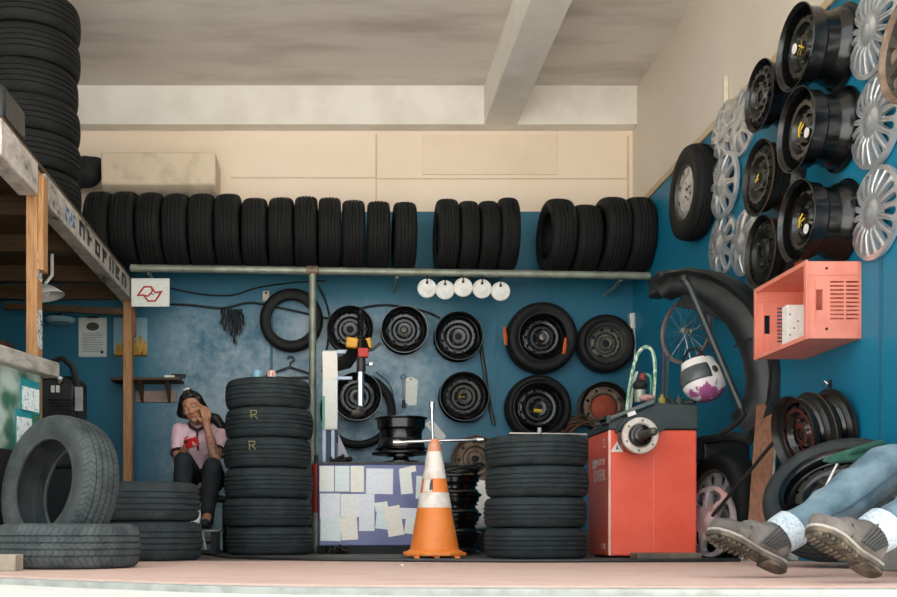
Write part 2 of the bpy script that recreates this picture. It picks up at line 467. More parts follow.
# ================================================================== SETTING
# floor: worn reddish cement, dark and oily towards the back
def floor_mat():
    m, nt, b = newmat('worn red cement floor'); b.inputs['Roughness'].default_value = .62
    f = noise(nt, 3.0, 8, .65, (.6, 2.2, 1)); g = noise(nt, 22, 6, .7)
    col = ramp(nt, f, [(.3, lin('c4a193')), (.5, lin('d0b0a2')), (.72, lin('b58f80'))])
    col = mix(nt, math_(nt, 'MULTIPLY', ramp(nt, g, [(.45, (0, 0, 0)), (.75, (1, 1, 1))]), .5), col, lin('c9b3a4'))
    tc = nt.nodes.new('ShaderNodeTexCoord'); sp = nt.nodes.new('ShaderNodeSeparateXYZ'); nt.links.new(tc.outputs['Object'], sp.inputs[0])
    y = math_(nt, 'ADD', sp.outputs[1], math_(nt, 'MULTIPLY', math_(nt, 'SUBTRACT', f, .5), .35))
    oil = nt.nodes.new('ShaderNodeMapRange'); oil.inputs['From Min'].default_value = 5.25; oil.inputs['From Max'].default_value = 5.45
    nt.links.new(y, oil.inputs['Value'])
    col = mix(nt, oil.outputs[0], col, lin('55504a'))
    nt.links.new(col, b.inputs['Base Color']); bump(nt, b, g, .25, .004)
    return m
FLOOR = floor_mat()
LIP = M('grey slab edge', 'a7aaa3', '8f918a', .8, scale=14, bmp=.3)
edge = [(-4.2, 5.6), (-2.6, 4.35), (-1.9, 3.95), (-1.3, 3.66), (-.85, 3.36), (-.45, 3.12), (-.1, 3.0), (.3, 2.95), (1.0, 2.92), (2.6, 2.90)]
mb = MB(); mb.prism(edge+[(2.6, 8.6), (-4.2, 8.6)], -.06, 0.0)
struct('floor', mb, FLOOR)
mb = MB()                                         # grey cement lip along the front of the slab
lip = [(x, y-.085) for x, y in edge]
mb.prism(lip+edge[::-1], -.06, -.006)
struct('trim_1', mb, LIP)
mb = MB(); mb.bx(-40, 40, -45, 7.5, -.20, -.026); mb2 = mb
PAVE = M('pale sunlit pavement', 'd9d7d0', 'cbc8c0', .9, scale=3, bmp=.2)
struct('ground', mb, PAVE)

BLUE = None
def paint_mat(name, low, low2, worn, top, zsplit, wornamt=.5, topvar=None):
    """wall paint: blue up to zsplit, cream above; scuffs of worn paint"""
    m, nt, b = newmat(name); b.inputs['Roughness'].default_value = .5
    tc = nt.nodes.new('ShaderNodeTexCoord'); sp = nt.nodes.new('ShaderNodeSeparateXYZ'); nt.links.new(tc.outputs['Object'], sp.inputs[0])
    n1 = noise(nt, 1.3, 7, .62); n2 = noise(nt, 14, 6, .7)
    blue = ramp(nt, n1, [(.35, lin(low)), (.65, lin(low2))])
    # worn patch of paler, rubbed paint
    def smooth(sock, a, b_):
        r = nt.nodes.new('ShaderNodeMapRange'); r.interpolation_type = 'SMOOTHSTEP'
        r.inputs['From Min'].default_value = a; r.inputs['From Max'].default_value = b_
        nt.links.new(sock, r.inputs['Value']); return r.outputs[0]
    patch = math_(nt, 'MULTIPLY', smooth(sp.outputs[0], -1.75, -1.15), smooth(sp.outputs[0], 1.25, .55))
    patch = math_(nt, 'MULTIPLY', patch, smooth(sp.outputs[2], 2.2, 1.85))
    patch = math_(nt, 'MULTIPLY', patch, smooth(math_(nt, 'ADD', n1, math_(nt, 'MULTIPLY', n2, .5)), .5, .95))
    patch = math_(nt, 'MULTIPLY', patch, wornamt)
    blue = mix(nt, patch, blue, lin(worn))
    cream = ramp(nt, n1, [(.35, lin(top)), (.7, lin(topvar or top))])
    t = math_(nt, 'GREATER_THAN', sp.outputs[2], zsplit)
    col = mix(nt, t, blue, cream)
    nt.links.new(col, b.inputs['Base Color']); bump(nt, b, n2, .12, .004)
    return m
BACKW = paint_mat('back wall paint', '17607a', '1f6d87', 'a3b6c0', 'f5e2cd', 2.875, 1.0, 'eedac2')
SIDEW = paint_mat('right wall paint', '096f90', '0f7b9c', '2f86a8', 'e6dbcd', 2.84, 0, 'dccfbf')
CREAM = M('cream paint', 'ece0cb', 'e2d4bc', .6, scale=2.5, bmp=.1, bscale=25)
CEIL = M('stained grey ceiling', 'e0d8ce', 'bdb3a8', .8, scale=1.6, lo=.45, hi=.75, stretch=(.6, 2.2, 1), bmp=.1)
BEAMW = M('off white beam paint', 'ece7de', 'ddd6ca', .7, scale=3, bmp=.1)
struct('wall_back', MB().bx(-4.3, XW+.2, YB, YB+.15, -.06, ZC+.1), BACKW)
struct('wall_right', MB().bx(XW, XW+.2, 2.86, YB, -.06, ZC+.1), SIDEW)
struct('wall_left', MB().bx(-4.3, -4.15, 2.9, YB, -.06, ZC+.1), M('left wall paint', '24505f', '2c5c6c', .7, scale=2))
struct('ceiling', MB().bx(-4.3, XW+.2, 2.9, YB+.15, ZC, ZC+.15), CEIL)
# concrete beams under the ceiling
struct('ceiling_beam', MB().bx(-4.15, XW, 8.36, YB-.001, 3.56, ZC-.001), BEAMW, bevel=.008)
m_ = MB().bx(1.245, 1.52, 2.9, 8.359, 3.555, ZC-.001)
struct('ceiling_beam', m_, BEAMW, bevel=.008)
# cream boards of the upper back wall and its seams
SEAM = M('painted seam strip', 'd9c6a8', 'cbb695', .7, scale=6)
BOARD = M('cream board', 'f0dcc4', 'e8d3b9', .65, scale=2)
k = 1
def trim(mb, mat, bevel=0):
    global k; k += 1
    return struct('trim_%d' % k, mb, mat, bevel=bevel)
a, b_ = P(422, 135, YB), P(557, 175, YB)
trim(MB().bx(a.x, b_.x, YB-.012, YB-.0005, b_.z, a.z), BOARD, .003)
for x0, y0, x1, y1 in ((375.5, 134, 377, 207), (231, 177.2, 376, 178.4), (377, 178.2, 628, 179.4), (627, 136, 629, 200)):
    a, b_ = P(x0, y0, YB), P(x1, y1, YB)
    trim(MB().bx(a.x, b_.x, YB-.006, YB-.0005, b_.z, a.z), SEAM)
# moulding where the cream meets the blue on the right wall
trim(MB().bx(XW-.018, XW-.0005, 2.9, YB-.001, 2.835, 2.885), M('beige moulding', 'd0b795', 'bfa480', .6, scale=5), .004)
# vertical battens of the blue wall boards
BATT = M('blue batten', '1c687e', '14586c', .5, scale=4, bmp=.1)
for px in (271.5, 497):
    a = P(px, 300, YB); trim(MB().bx(a.x-.012, a.x+.012, YB-.008, YB-.0005, .0, 2.2), BATT)
trim(MB().bx(XW-.006, XW-.0005, 4.62, 4.64, .0, 2.83), BATT)

# ================================================================== PIPE RACK AND ITS TYRES
YR = 8.03
def railz(x): return 2.272-.064*(x+1.65)/4.2
rack = thing('pipe_rack', 'long galvanised pipe rack carrying the row of black tyres on the back wall', 'rack', (-.18, YR, 0))
for nm, y, u in (('rail', YR, 0), ('rail', 8.27, .062)):
    part(nm, MB().tube([(x, y, railz(x)+u) for x in (-1.64, -.18, 1.2, XW-.004)], .031, 14), GALV, rack)
part('post', MB().tube([(-.18, YR, .0), (-.18, YR, railz(-.18)-.02)], .030, 14), GALV, rack)
part('clamp', MB().lathe([(.033, -.05), (.041, -.045), (.041, .045), (.033, .05)], 14, Matrix.Translation((-.18, YR, railz(-.18))) @ Matrix.Rotation(PI/2, 4, 'Y')), RUSTY, rack)
for bx_ in (-1.5, .5, 2.3):
    part('wall_bracket', MB().tube([(bx_, YR+.02, railz(bx_)-.03), (bx_, 8.27, railz(bx_)-.045), (bx_, YB-.001, railz(bx_)-.045)], .014, 8), GALV, rack)
def rack_tire(px, top, w, label, group, yaw=0, lean=0, Y=8.15):
    x = (px-HX)*7.9/F
    ztop = CH+(HY-top-3.5)*8.1/F
    zr = railz(x)+.031
    R = .30
    for _ in range(30):       # tyre resting on both rails
        zc = railz(x)+.031+.968*math.sqrt((R+.032)**2-.124**2)
        R += (ztop-(zc+R))*.4
    R = max(.27, min(.335, R)); h = math.sqrt((R+.033)**2-.124**2); zc = railz(x)+.031+.968*h
    return tire(label, (x, 8.15-.250*h, zc), (math.cos(R_(yaw)), math.sin(R_(yaw)), math.sin(R_(lean))), R, w, R-.105, 'black', group)
ords = ['first', 'second', 'third', 'fourth', 'fifth', 'sixth', 'seventh', 'eighth', 'ninth', 'tenth', 'eleventh', 'twelfth', 'thirteenth']
row = [(97, 191), (123, 191), (149, 192), (175, 193), (201, 193), (227.3, 193), (254, 197), (281, 196.5), (305.8, 195.5), (329.4, 196.5), (353.6, 199), (379, 200), (405.6, 202)]
for i, (px, top) in enumerate(row):
    lab = f'black tyre on the pipe rack, {ords[i]} from the left in the long row of thirteen'
    rack_tire(px, top, .196 if i < 8 else .180, lab, 'long row of tyres on the pipe rack', yaw=random.uniform(-1, 1), lean=random.uniform(-.6, .6))
for i, (px, top, w, n) in enumerate([(448.5, 198, .172, 'leftmost of the close four above the white discs'), (470, 200, .150, 'narrow one second of the close four above the white discs'),
                                     (490.2, 200, .150, 'third of the close four above the white discs'), (510, 197, .150, 'rightmost of the close four above the white discs')]):
    rack_tire(px, top, w, 'black tyre on the rack, '+n, 'middle four tyres on the pipe rack', lean=0)
for i, (px, top, w, yaw, n) in enumerate([(561, 198, .2, 4, 'leftmost of the last four by the right wall'), (588.5, 204, .195, 2, 'lower second of the last four by the wall'),
                                          (615.5, 196.5, .20, 3, 'third of the last four by the right wall'), (642, 196.5, .19, 0, 'last one against the right wall')]):
    rack_tire(px, top, w, 'black tyre on the pipe rack, '+n, 'last four tyres on the pipe rack', yaw)
# pale boxed-in block on the wall above the row
a, b_ = P(101, 152, 8.12), P(215.5, 184, 8.12); c_ = P(101, 190, 8.28)
mb = MB(); z0, z1, zb = b_.z, a.z, 2.915
mb.prism([(8.12, z1), (YB-.001, z1), (YB-.001, zb), (8.24, zb), (8.12, z0)], a.x, b_.x, Matrix(((0, 0, 1, 0), (1, 0, 0, 0), (0, 1, 0, 0), (0, 0, 0, 1))))
WB = M('grubby white paint', 'e0cdb4', 'bda88c', .8, scale=6, lo=.5, hi=.8, bmp=.25)
single('wall_box', mb, WB, 'long grubby white box fixed to the cream wall above the tyres', 'box', bevel=.012)
# dark bag squeezed between the box and the tall stack
mb = MB(); c = P(86, 172, 8.3)
mb.ell(c, (.14, .12, .13)); mb.ell(c+Vector((.07, 0, .06)), (.10, .10, .06)); mb.ell(c+Vector((-.1, 0, -.05)), (.12, .1, .10))
o = link('bag', blobmesh(mb, 'bag', M('black bag cloth', '141818', '1d2322', .8, scale=20, bmp=.4), .015, 4)); tag(o, 'crumpled black bag tucked between the tall tyre stack and the white wall box', 'bag')

# ================================================================== LEFT: SHED, MEZZANINE
shed = thing('mezzanine', 'rough timber mezzanine at left carrying the tall tyre stack', 'mezzanine', (-1.65, 5.7, 0))
BEAMP = None
def beam_paint():
    m, nt, b = newmat('flaking painted beam'); b.inputs['Roughness'].default_value = .75
    f = noise(nt, 7, 7, .7, (1, .55, 1)); g = noise(nt, 30, 5, .7)
    col = ramp(nt, f, [(.36, lin('3a3f42')), (.44, lin('a5a29b')), (.60, lin('dcd3c8')), (.78, lin('7d766d'))])
    col = mix(nt, math_(nt, 'MULTIPLY', g, .4), col, lin('8b7460'))
    nt.links.new(col, b.inputs['Base Color']); bump(nt, b, g, .3, .006)
    return m
BEAMP = beam_paint()
BX = -1.65; ZB0, ZB1 = 2.035, 2.20
part('beam', MB().bx(BX-.10, BX, 5.70, 8.24, ZB0, ZB1), BEAMP, shed, bevel=.006)
part('beam', MB().bx(BX-.11, BX, 4.95, 5.56, ZB0-.01, ZB1+.005), BEAMP, shed, bevel=.006)
# worn block letters along the beam face
LET = M('faded dark lettering', '33383c', '50545a', .85, scale=40)
for i in range(7):
    mb = MB()
    y0 = 6.45+i*.215; x = BX+.0012
    def st(ya, yb, za, zb): mb.bx(x-.001, x+.001, min(ya, yb), max(ya, yb), min(za, zb)+.165, max(za, zb)+.165)
    zt, zm, zl = 2.005, 1.965, 1.905
    st(y0, y0+.05, zl, zt)
    if i % 3 != 1: st(y0, y0+.13, zt-.028, zt)
    if i % 2 == 0: st(y0+.10, y0+.135, zl, zt)
    else: st(y0, y0+.11, zm-.014, zm+.012)
    if i % 3 == 2: st(y0, y0+.12, zl, zl+.024)
    part('letter', mb, LET, shed)
part('sticker', MB().bx(BX+.0003, BX+.0015, 6.12, 6.36, 2.07, 2.155), M('blue and white sticker', 'b9c4cc', '3b5f83', .5, scale=22, lo=.48, hi=.52), shed, label='blue and white sticker')
part('post', MB().bx(BX-.075, BX-.012, 5.58, 5.68, .0, 2.185), WOOD, shed, bevel=.004)
part('cleat', MB().bx(BX-.0115, BX+.02, 5.59, 5.68, 1.62, 2.15), WOOD, shed, bevel=.004)
part('post', MB().bx(BX-.075, BX-.005, 8.14, 8.22, .0, 2.034), WOOD, shed, bevel=.004)
part('cleat', MB().bx(BX-.0045, BX+.025, 8.14, 8.18, 1.74, 2.0), WOODBR, shed, bevel=.003)
for z0, z1 in ((1.66, 1.85), (1.28, 1.50)):        # papers stapled down the near post
    part('notice', MB().bx(BX-.0118, BX-.0108, 5.585, 5.675, z0-.09, z1-.09), M('printed notice', 'd3d6d4', '4b5257', .8, scale=55, lo=.5, hi=.6), shed)
for i in range(24):
    y = 5.0+i*.165
    if y+.16 < YB-.05: part('deck_board', MB().bx(-4.1, BX-.01, y, y+.158, ZB1+.007, ZB1+.030), WOODX, shed)
for y in (5.3, 6.1, 6.9, 7.7, 8.3): part('joist', MB().bx(-4.1, BX-.11, y, y+.06, ZB1-.11, ZB1+.006), WOODX, shed)
part('cross_brace', MB().tube([(BX-.08, 8.18, 1.95), (-2.7, 8.18, 2.0)], .035, 4), WOODX, shed)
ZD = ZB1+.0305
# tall stack of tyres up on the deck
zt = ZD
for i in range(6):
    n = ['bottom', 'second from the bottom', 'third from the bottom', 'third from the top', 'second from the top', 'topmost, close to the ceiling'][i]
    tire('black tyre of the tall stack on the timber mezzanine, '+n, (-2.015+.012*random.uniform(-1, 1), 6.55+random.uniform(-.015, .015), zt+.113), (0, 0, 1), .335, .225, .2, 'black', 'tall tyre stack on the mezzanine')
    zt += .2255
# dark tool case at the near end of the deck
tc_ = thing('tool_case', 'black plastic tool case at the near end of the timber mezzanine', 'tool case', (-1.76, 5.2, ZD))
part('body', MB().bx(-1.98, -1.665, 5.03, 5.40, ZD, ZD+.19), BLACKPL, tc_, bevel=.03)
part('handle', MB().tube([(-1.82, 5.12, ZD+.18), (-1.82, 5.13, ZD+.24), (-1.82, 5.30, ZD+.24), (-1.82, 5.31, ZD+.18)], .011, 8), BLACKPL, tc_)
# counter wall with sill below the deck
cw = thing('counter', 'pale painted counter wall with a grey weathered sill at far left', 'counter', (-1.7, 5.06, 0))
ax = Vector((.26, 1.0, 0)).normalized(); A0 = Vector((-1.705, 5.06, 0)); nrm = Vector((ax.y, -ax.x, 0))
Xc = Matrix(((ax.x, -nrm.x, 0, A0.x), (ax.y, -nrm.y, 0, A0.y), (0, 0, 1, 0), (0, 0, 0, 1)))
def cpaint():
    m, nt, b = newmat('counter paint with green stains'); b.inputs['Roughness'].default_value = .6
    f = noise(nt, 3.1, 3, .5); g = noise(nt, 20, 5)
    col = ramp(nt, f, [(.40, lin('1f5d46')), (.50, lin('a9b8ae')), (.62, lin('bcc6be'))])
    col = mix(nt, math_(nt, 'MULTIPLY', g, .2), col, lin('8d9a94'))
    nt.links.new(col, b.inputs['Base Color']); return m
def cbox(x0, x1, y0, y1, z0, z1):
    m = MB(); m.bx(x0, x1, y0, y1, z0, z1); m.v = [tuple(Xc @ Vector(v)) for v in m.v]; return m
part('front_panel', cbox(-.14, .40, .0, .05, .581, 1.005), cpaint(), cw)
part('lower_panel', cbox(-.14, .40, -.008, .05, .04, .580), M('black rubber sheet', '121515', '1b1f1f', .7, scale=10, bmp=.3), cw, label='black lower panel')
part('sill', cbox(-.14, .50, -.06, .10, 1.006, 1.09), WOODG, cw, bevel=.008)
part('kick_board', cbox(-.14, .40, .005, .045, .0, .039), WOODG, cw)
TEAL = M('teal printed card', '1d7f86', '2a8d92', .5, scale=10)
CARD = M('card with small prints', 'dfe7e4', '7a9a9e', .6, scale=45, lo=.56, hi=.62)
def card(nm, x0, x1, z0, z1):
    c0 = part(nm, cbox(x0, x1, -.004, -.0008, z0, z1), TEAL, cw, label='teal and white printed card')
    part('printed_face', cbox(x0+.012, x1-.006, -.0055, -.0042, z0+.012, z1-.04), CARD, c0)
card('card', .20, .385, .79, .965); card('card', .15, .31, .55, .80)
struct('wall_added_shade', MB().bx(-4.15, -1.80, 4.86, 4.90, 0, ZB0-.012), WOODG)  # unseen wall, added to block light and darken the space under the deck
# things inside the dark shed
lamp = thing('ceiling_lamp', 'white bowl-shaped lamp hanging under the timber mezzanine', 'lamp', P(45, 291, 7.0))
Xl = Matrix.Rotation(R_(-12), 4, 'Y') @ Matrix.Scale(.72, 4)
lp = MB().lathe([(.03, .06), (.05, .05), (.10, .02), (.175, -.05), (.18, -.06), (.165, -.055), (.09, .005), (.03, .03)], 32, Xl); part('shade', lp, WHITEPL, lamp, world=False)
part('stem', MB().tube([(.0, 0, .05), (.05, 0, .11), (.05, 0, .355)], .012, 8), WHITEPL, lamp, world=False)
part('bulb', MB().ell((.0, 0, .0), (.035, .035, .05)), WHITEPL, lamp, world=False)
# compressor-like black machine on a cabinet behind the near post
cm = thing('coffee_machine', 'black machine with silver knob behind the near timber post', 'machine', P(66, 405, 7.6))
g = P(66, 405, 7.6); 
part('body', MB().bx(g.x-.20, g.x+.12, 7.45, 7.8, .62, 1.32), BLACKPL, cm, bevel=.04)
part('hood', MB().tube([P(52, 362, 7.42), P(62, 358, 7.42), P(72, 366, 7.42), P(77, 384, 7.42)], .022, 8), BLACKPL, cm)
part('knob', MB().lathe([(.03, 0), (.03, .02), (.022, .03), (.0001, .032)], 16, Matrix.Translation(P(61, 380, 7.449)) @ Matrix.Rotation(PI/2, 4, 'X')), CHROME, cm)
for px in (53, 58): part('switch', MB().box(P(px, 389, 7.447), (.025, .02, .05)), WHITEPL, cm)
for i in range(6): part('vent_slat', MB().box(P(62, 400+i*3, 7.446), (.20, .012, .010)), DKSTEEL, cm)
tgp = thing('price_tag', 'grey card tag hanging on a cord from the black machine', 'tag', P(78, 397, 7.40))
part('card', MB().bx(P(75, 0, 7.4).x, P(83, 0, 7.4).x, 7.397, 7.400, P(0, 411, 7.4).z, P(0, 387, 7.4).z), M('grey card', '9a9f9e', '868b8a', .7), tgp)
part('cord', MB().tube([P(79, 388, 7.398), P(78, 375, 7.40), P(74, 366, 7.41)], .003, 5), BLACKPL, tgp)
single('side_cabinet', MB().bx(g.x-.6, g.x+.25, 7.4, 8.0, 0, .619), M('dark cabinet', '10181a', '161f22', .7), 'dark low cabinet carrying the black machine behind the timber post', 'cabinet', bevel=.01)
# shelf clutter far left (dim)
sh = thing('storage_shelf', 'dim wall shelf with dark goods at the far left under the mezzanine', 'shelf', P(15, 345, 7.2))
DKW = M('dark shelf wood', '2e2419', '221a12', .75, scale=8)
part('board', MB().bx(-3.0, -2.28, 7.0, 7.35, 1.30, 1.325), DKW, sh)
part('upright', MB().bx(-3.0, -2.97, 7.0, 7.35, 0, 1.30), DKW, sh); part('upright', MB().bx(-2.31, -2.28, 7.0, 7.35, 0, 1.30), DKW, sh)
for i, (x, w, h, c) in enumerate(((-2.90, .16, .28, '3a2c21'), (-2.71, .14, .22, '4a4d48'), (-2.53, .15, .32, '2c363b'), (-2.37, .10, .18, '5b3f2d'))):
    single('carton', MB().bx(x-w/2, x+w/2, 7.05, 7.25, 1.3255, 1.3255+h), M('carton '+c, c, None, .8), ['brown', 'grey', 'slate blue', 'rust brown'][i]+' carton standing on the dim shelf at far left', 'carton', 'cartons on the dim shelf', .005)
# wall tray: pale strip lamp behind
hl = thing('wall_tray', 'pale blue shallow tray fixed on the dark wall behind the near post', 'tray', P(60, 320, 8.45))
part('tray', MB().lathe([(.0001, 0), (.10, .0), (.13, .035), (.12, .035), (.09, .008), (.0001, .008)], 28, Matrix.Translation(P(60, 323, 8.34))), M('pale blue enamel', '8fb0bb', '7c9da8', .4), hl)
part('bracket', MB().box(P(60, 318, 8.47), (.05, .058, .06)), BLACKPL, hl)

# posters
def frameposter(nm, x0, y0, x1, y1, label, cat):
    a, b_ = P(x0, y0, YB), P(x1, y1, YB)
    t = thing(nm, label, cat, ((a.x+b_.x)/2, YB, b_.z))
    return t, a, b_
t, a, b_ = frameposter('certificate', 79, 318, 107, 357, 'white printed certificate hung on the dark blue wall left of the picture', 'certificate')
part('sheet', MB().bx(a.x, b_.x, YB-.012, YB-.001, b_.z, a.z), M('certificate paper', 'c9cdca', 'bfc3c0', .5), t)
TXT = M('printed grey text', '7d8385', '6d7375', .8)
mb = MB()
for i in range(11):
    z = a.z-.135-i*.015; mb.bx(a.x+.03, b_.x-.03-(.05 if i % 4 == 3 else 0), YB-.0128, YB-.0122, z-.004, z)
part('print', mb, TXT, t)
part('seal', MB().ell(((a.x+b_.x)/2, YB-.0125, a.z-.075), (.055, .001, .035)), M('dark olive print', '4b4a35', None, .8), t)
part('seal', MB().ell((b_.x-.04, YB-.0125, b_.z+.04), (.014, .001, .014)), M('dark print', '3b3d40', None, .8), t)
part('binder_clip', MB().box(((a.x+b_.x)/2, YB-.016, a.z+.004), (.09, .012, .018)), BLACKPL, t)
t, a, b_ = frameposter('picture', 114, 318, 147.5, 357, 'picture of yellow shapes under a pale blue sky behind the far timber post', 'picture')
part('sheet', MB().bx(a.x, b_.x, YB-.012, YB-.001, b_.z, a.z), M('pale blue print', '8fb4bd', '7ba3ae', .5, scale=8), t)
mb = MB(); w = b_.x-a.x
for cx, h in ((.12, .10), (.28, .13), (.45, .11), (.62, .14), (.78, .17), (.92, .12)):
    mb.prism([(a.x+w*(cx-.10), b_.z+.015), (a.x+w*min(cx+.10, .99), b_.z+.015), (a.x+w*(cx+.06), b_.z+h), (a.x+w*(cx-.03), b_.z+h+.02)], -(YB-.0121), -(YB-.0132), Matrix.Rotation(PI/2, 4, 'X'))
part('print', mb, M('yellow print', 'c99a35', 'a57a2a', .6, scale=16), t)
part('foot_print', MB().bx(a.x, b_.x, YB-.0126, YB-.0121, b_.z, b_.z+.03), M('brown print', '5c3f25', None, .7), t)

# white flag sign on the far post: red winged emblem
sg = thing('sign', 'white sign with a red angular emblem hung at the end of the painted beam', 'sign', P(150, 306, 8.02))
a, b_ = P(131.5, 278.5, 8.02), P(169.5, 306.5, 8.02)
part('sheet', MB().bx(a.x, b_.x, 8.018, 8.024, b_.z, a.z), WHITEP, sg)
def sgp(u, v): return Vector((a.x+(u-105)/(665-105)*(b_.x-a.x), 8.0165, a.z-(v-135)/(535-135)*(a.z-b_.z)))
RED = M('red print', 'c23b33', 'b5342d', .6); 
mb = MB()
pts = [(190, 376), (222, 348), (292, 256), (396, 254), (456, 336), (562, 324), (528, 352), (458, 456), (352, 458), (282, 372)]
mb.tube([sgp(*q) for q in pts], .0075, 8, closed=True)
mb.tube([sgp(282, 372), sgp(345, 390), sgp(415, 322), sgp(396, 254)], .007, 8)
part('emblem', mb, RED, sg, label='red angular emblem')
part('emblem_mark', MB().tube([sgp(385, 356), sgp(440, 366)], .006, 6, flat=.25), BLACKPL, sg)
mb = MB()
u = 135
while u < 600:
    wd = random.choice([8, 12, 16]); mb.tube([sgp(u, 156), sgp(u+wd, 156)], .0035 if u < 300 else .0025, 5, flat=.3); u += wd+random.choice([8, 10, 22])
part('header_print', mb, M('dark header print', '45484a', None, .8), sg)
part('cord', MB().tube([P(150, 278.5, 8.021), P(149.5, 270, 8.02)], .003, 5), BLACKPL, sg)

# ================================================================== FRONT LEFT TYRES
tire('dusty grey tyre lying flat at the front left edge of the floor', (-1.17, 4.40, .0965), (0, 0, 1), .31, .19, .2, 'dusty', spin=1.0)
axb = Vector((-.62, -.77, .15)).normalized()
Rb = .355
TB = tire('big dusty tyre standing on edge with its hole showing, behind the flat tyre', (-1.355, 4.91, Rb*math.sqrt(1-axb.z**2)+.11*abs(axb.z)+.004), axb, Rb, .225, .225, 'dusty', spin=0.4)
tire('grey tyre under another, lying behind the big standing tyre', (-1.03, 5.50, .1065), (0, 0, 1), .30, .21, .19, 'grey', 'pair of stacked tyres at left')
tire('grey tyre on top of another, lying behind the big standing tyre', (-1.045, 5.50, .318), (0, 0, 1), .302, .21, .19, 'grey', 'pair of stacked tyres at left')
single('wood_block', MB().bx(-1.52, -1.268, 3.97, 4.07, .0, .066), M('grey wood block', 'a69c8b', '8d8373', .8, scale=10), 'small pale wooden block at the bottom left corner', 'block', bevel=.004)

# stack of six behind the woman's right
zt = .001
for i in range(6):
    n = ['bottom', 'second from the bottom', 'third from the bottom', 'carrying the lower yellow chalk letter', 'carrying the upper yellow chalk letter', 'topmost'][i]
    w = [.186, .19, .2, .2, .198, .196][i]
    c = Vector((-.455+[.01, -.005, .004, -.004, .008, .0][i], 6.8, zt+w/2))
    t = tire('dark tyre in the six-high stack beside the woman, '+n, c, (0, 0, 1), [.30, .302, .303, .298, .30, .29][i], w, .19, 'grey', 'six-high tyre stack beside the woman')
    if i in (3, 4):
        q = t.rotation_quaternion.inverted()
        mb = MB(); rr = .3025 if i == 4 else .3005
        def cp(u, v):     # letter stroke points on the tread cylinder
            a_ = -PI/2-.27+u*.9/rr
            return q @ Vector((rr*math.cos(a_), rr*math.sin(a_), v))
        for seg in ([(-.025, .035), (-.02, -.03)], [(-.028, .035), (.02, .032), (.016, .008), (-.02, .002)], [(.0, .002), (.03, -.03)]):
            pts = []
            for (u0, v0), (u1, v1) in zip(seg, seg[1:]):
                for k_ in range(5): pts.append((u0+(u1-u0)*k_/4, (v0+(v1-v0)*k_/4)*.9+.036))
            mb.tube([cp(*p) for p in pts], .0026, 5)
        part('chalk_letter', mb, PALECHALK, t, world=False, label='yellow chalk letter R')
    zt += w+.0005
# stack of four left of the red machine
zt = .001
for i in range(4):
    n = ['bottom', 'second from the bottom', 'second from the top', 'topmost'][i]
    tire('dark tyre in the four-high stack left of the red machine, '+n, (1.187+[0, -.004, .006, .002][i], 5.92, zt+.0885), (0, 0, 1), .302, .177, .19, 'grey', 'four-high tyre stack left of the red machine')
    zt += .1775
bar = thing('bead_bar', 'thin chromed bar lying across the top of the four-high tyre stack', 'bar', (1.187, 5.80, zt))
part('shaft', MB().tube([(1.0, 5.75, zt+.009), (1.46, 5.80, zt+.009)], .008, 8), CHROME, bar)
part('socket', MB().tube([(1.18, 5.77, zt+.005), (1.18, 5.77, zt+.045)], .013, 10), GALV, bar)

# ================================================================== BACK WALL
def BW(px, py, d): return P(px, py, YB-d)
FR = (0, -1, 0)
tire('thin bare black tyre hung flat on the blue wall behind the pipe post', BW(291.5, 320.5, .065), FR, .268, .12, .178, 'black', grooves=3)
tag_ = thing('price_tag', 'small cream tag with a hole beside the hung bare tyre', 'tag', BW(266, 300, .002))
part('card', MB().box(BW(266, 296, .004), (.055, .004, .085)), M('cream tag', 'd9cfb9', 'c8bda4', .7), tag_, bevel=.0015)
part('eyelet', MB().lathe([(.0001, 0), (.010, 0), (.010, .004), (.0001, .004)], 14, Matrix.Translation(BW(266, 293, .0062)) @ Matrix.Rotation(PI/2, 4, 'X')), BLACKPL, tag_)
wd = .13
rim('black wheel rim with bolt holes hung above the tyre changer arm', BW(350, 330, .08), FR, .194, wd, 'tri', DKSTEEL, BLKSTEEL)
t, d_ = rim('black wheel rim with silver edge and round hub, middle of the upper three', BW(404, 330.5, .08), FR, .194, wd, 'tri', BLKSTEEL, BLKSTEEL, edge=SILVER)
part('hub_cap', MB().lathe([(.0001, .0), (.022, -.003), (.035, -.018)], 24, Matrix.Translation((0, 0, wd/2-.025))), GREYSTEEL, d_, world=False)
t, d_ = rim('plain black wheel rim high on the blue wall, rightmost of the upper three', BW(458, 337, .08), FR, .202, wd, 'round', BLKSTEEL, BLKSTEEL)
tire('slim black tyre hung behind the rim at the tyre changer column', BW(358, 411, .055), FR, .32, .10, .255, 'black', grooves=3)
rim('black wheel rim with a bright lip hung just behind the hexagonal shaft', BW(357, 397, .19), FR, .20, wd, 'round', BLKSTEEL, BLKSTEEL, edge=SILVER)
t, d_ = rim('black perforated wheel rim with a yellow mark, right of the pinned paper', BW(463.5, 397, .08), FR, .207, wd, 'slot', BLKSTEEL, DKSTEEL, mark=[[(-.03, .03), (.02, .045)], [(-.03, .03), (.0, -.01)]])
rim('rusty brown wheel rim low on the wall beside the four-high stack', BW(475, 459, .08), FR, .195, wd, 'tri', RUSTY, RUSTY)
t, r_ = wheel('big wheel with orange strap ends hung upper right on the back wall', BW(541, 338.5, .10), FR, .298, .19, .20, 'round', BLKSTEEL)
ORANGE = M('orange strap', 'e0662a', 'c85722', .6, scale=12)
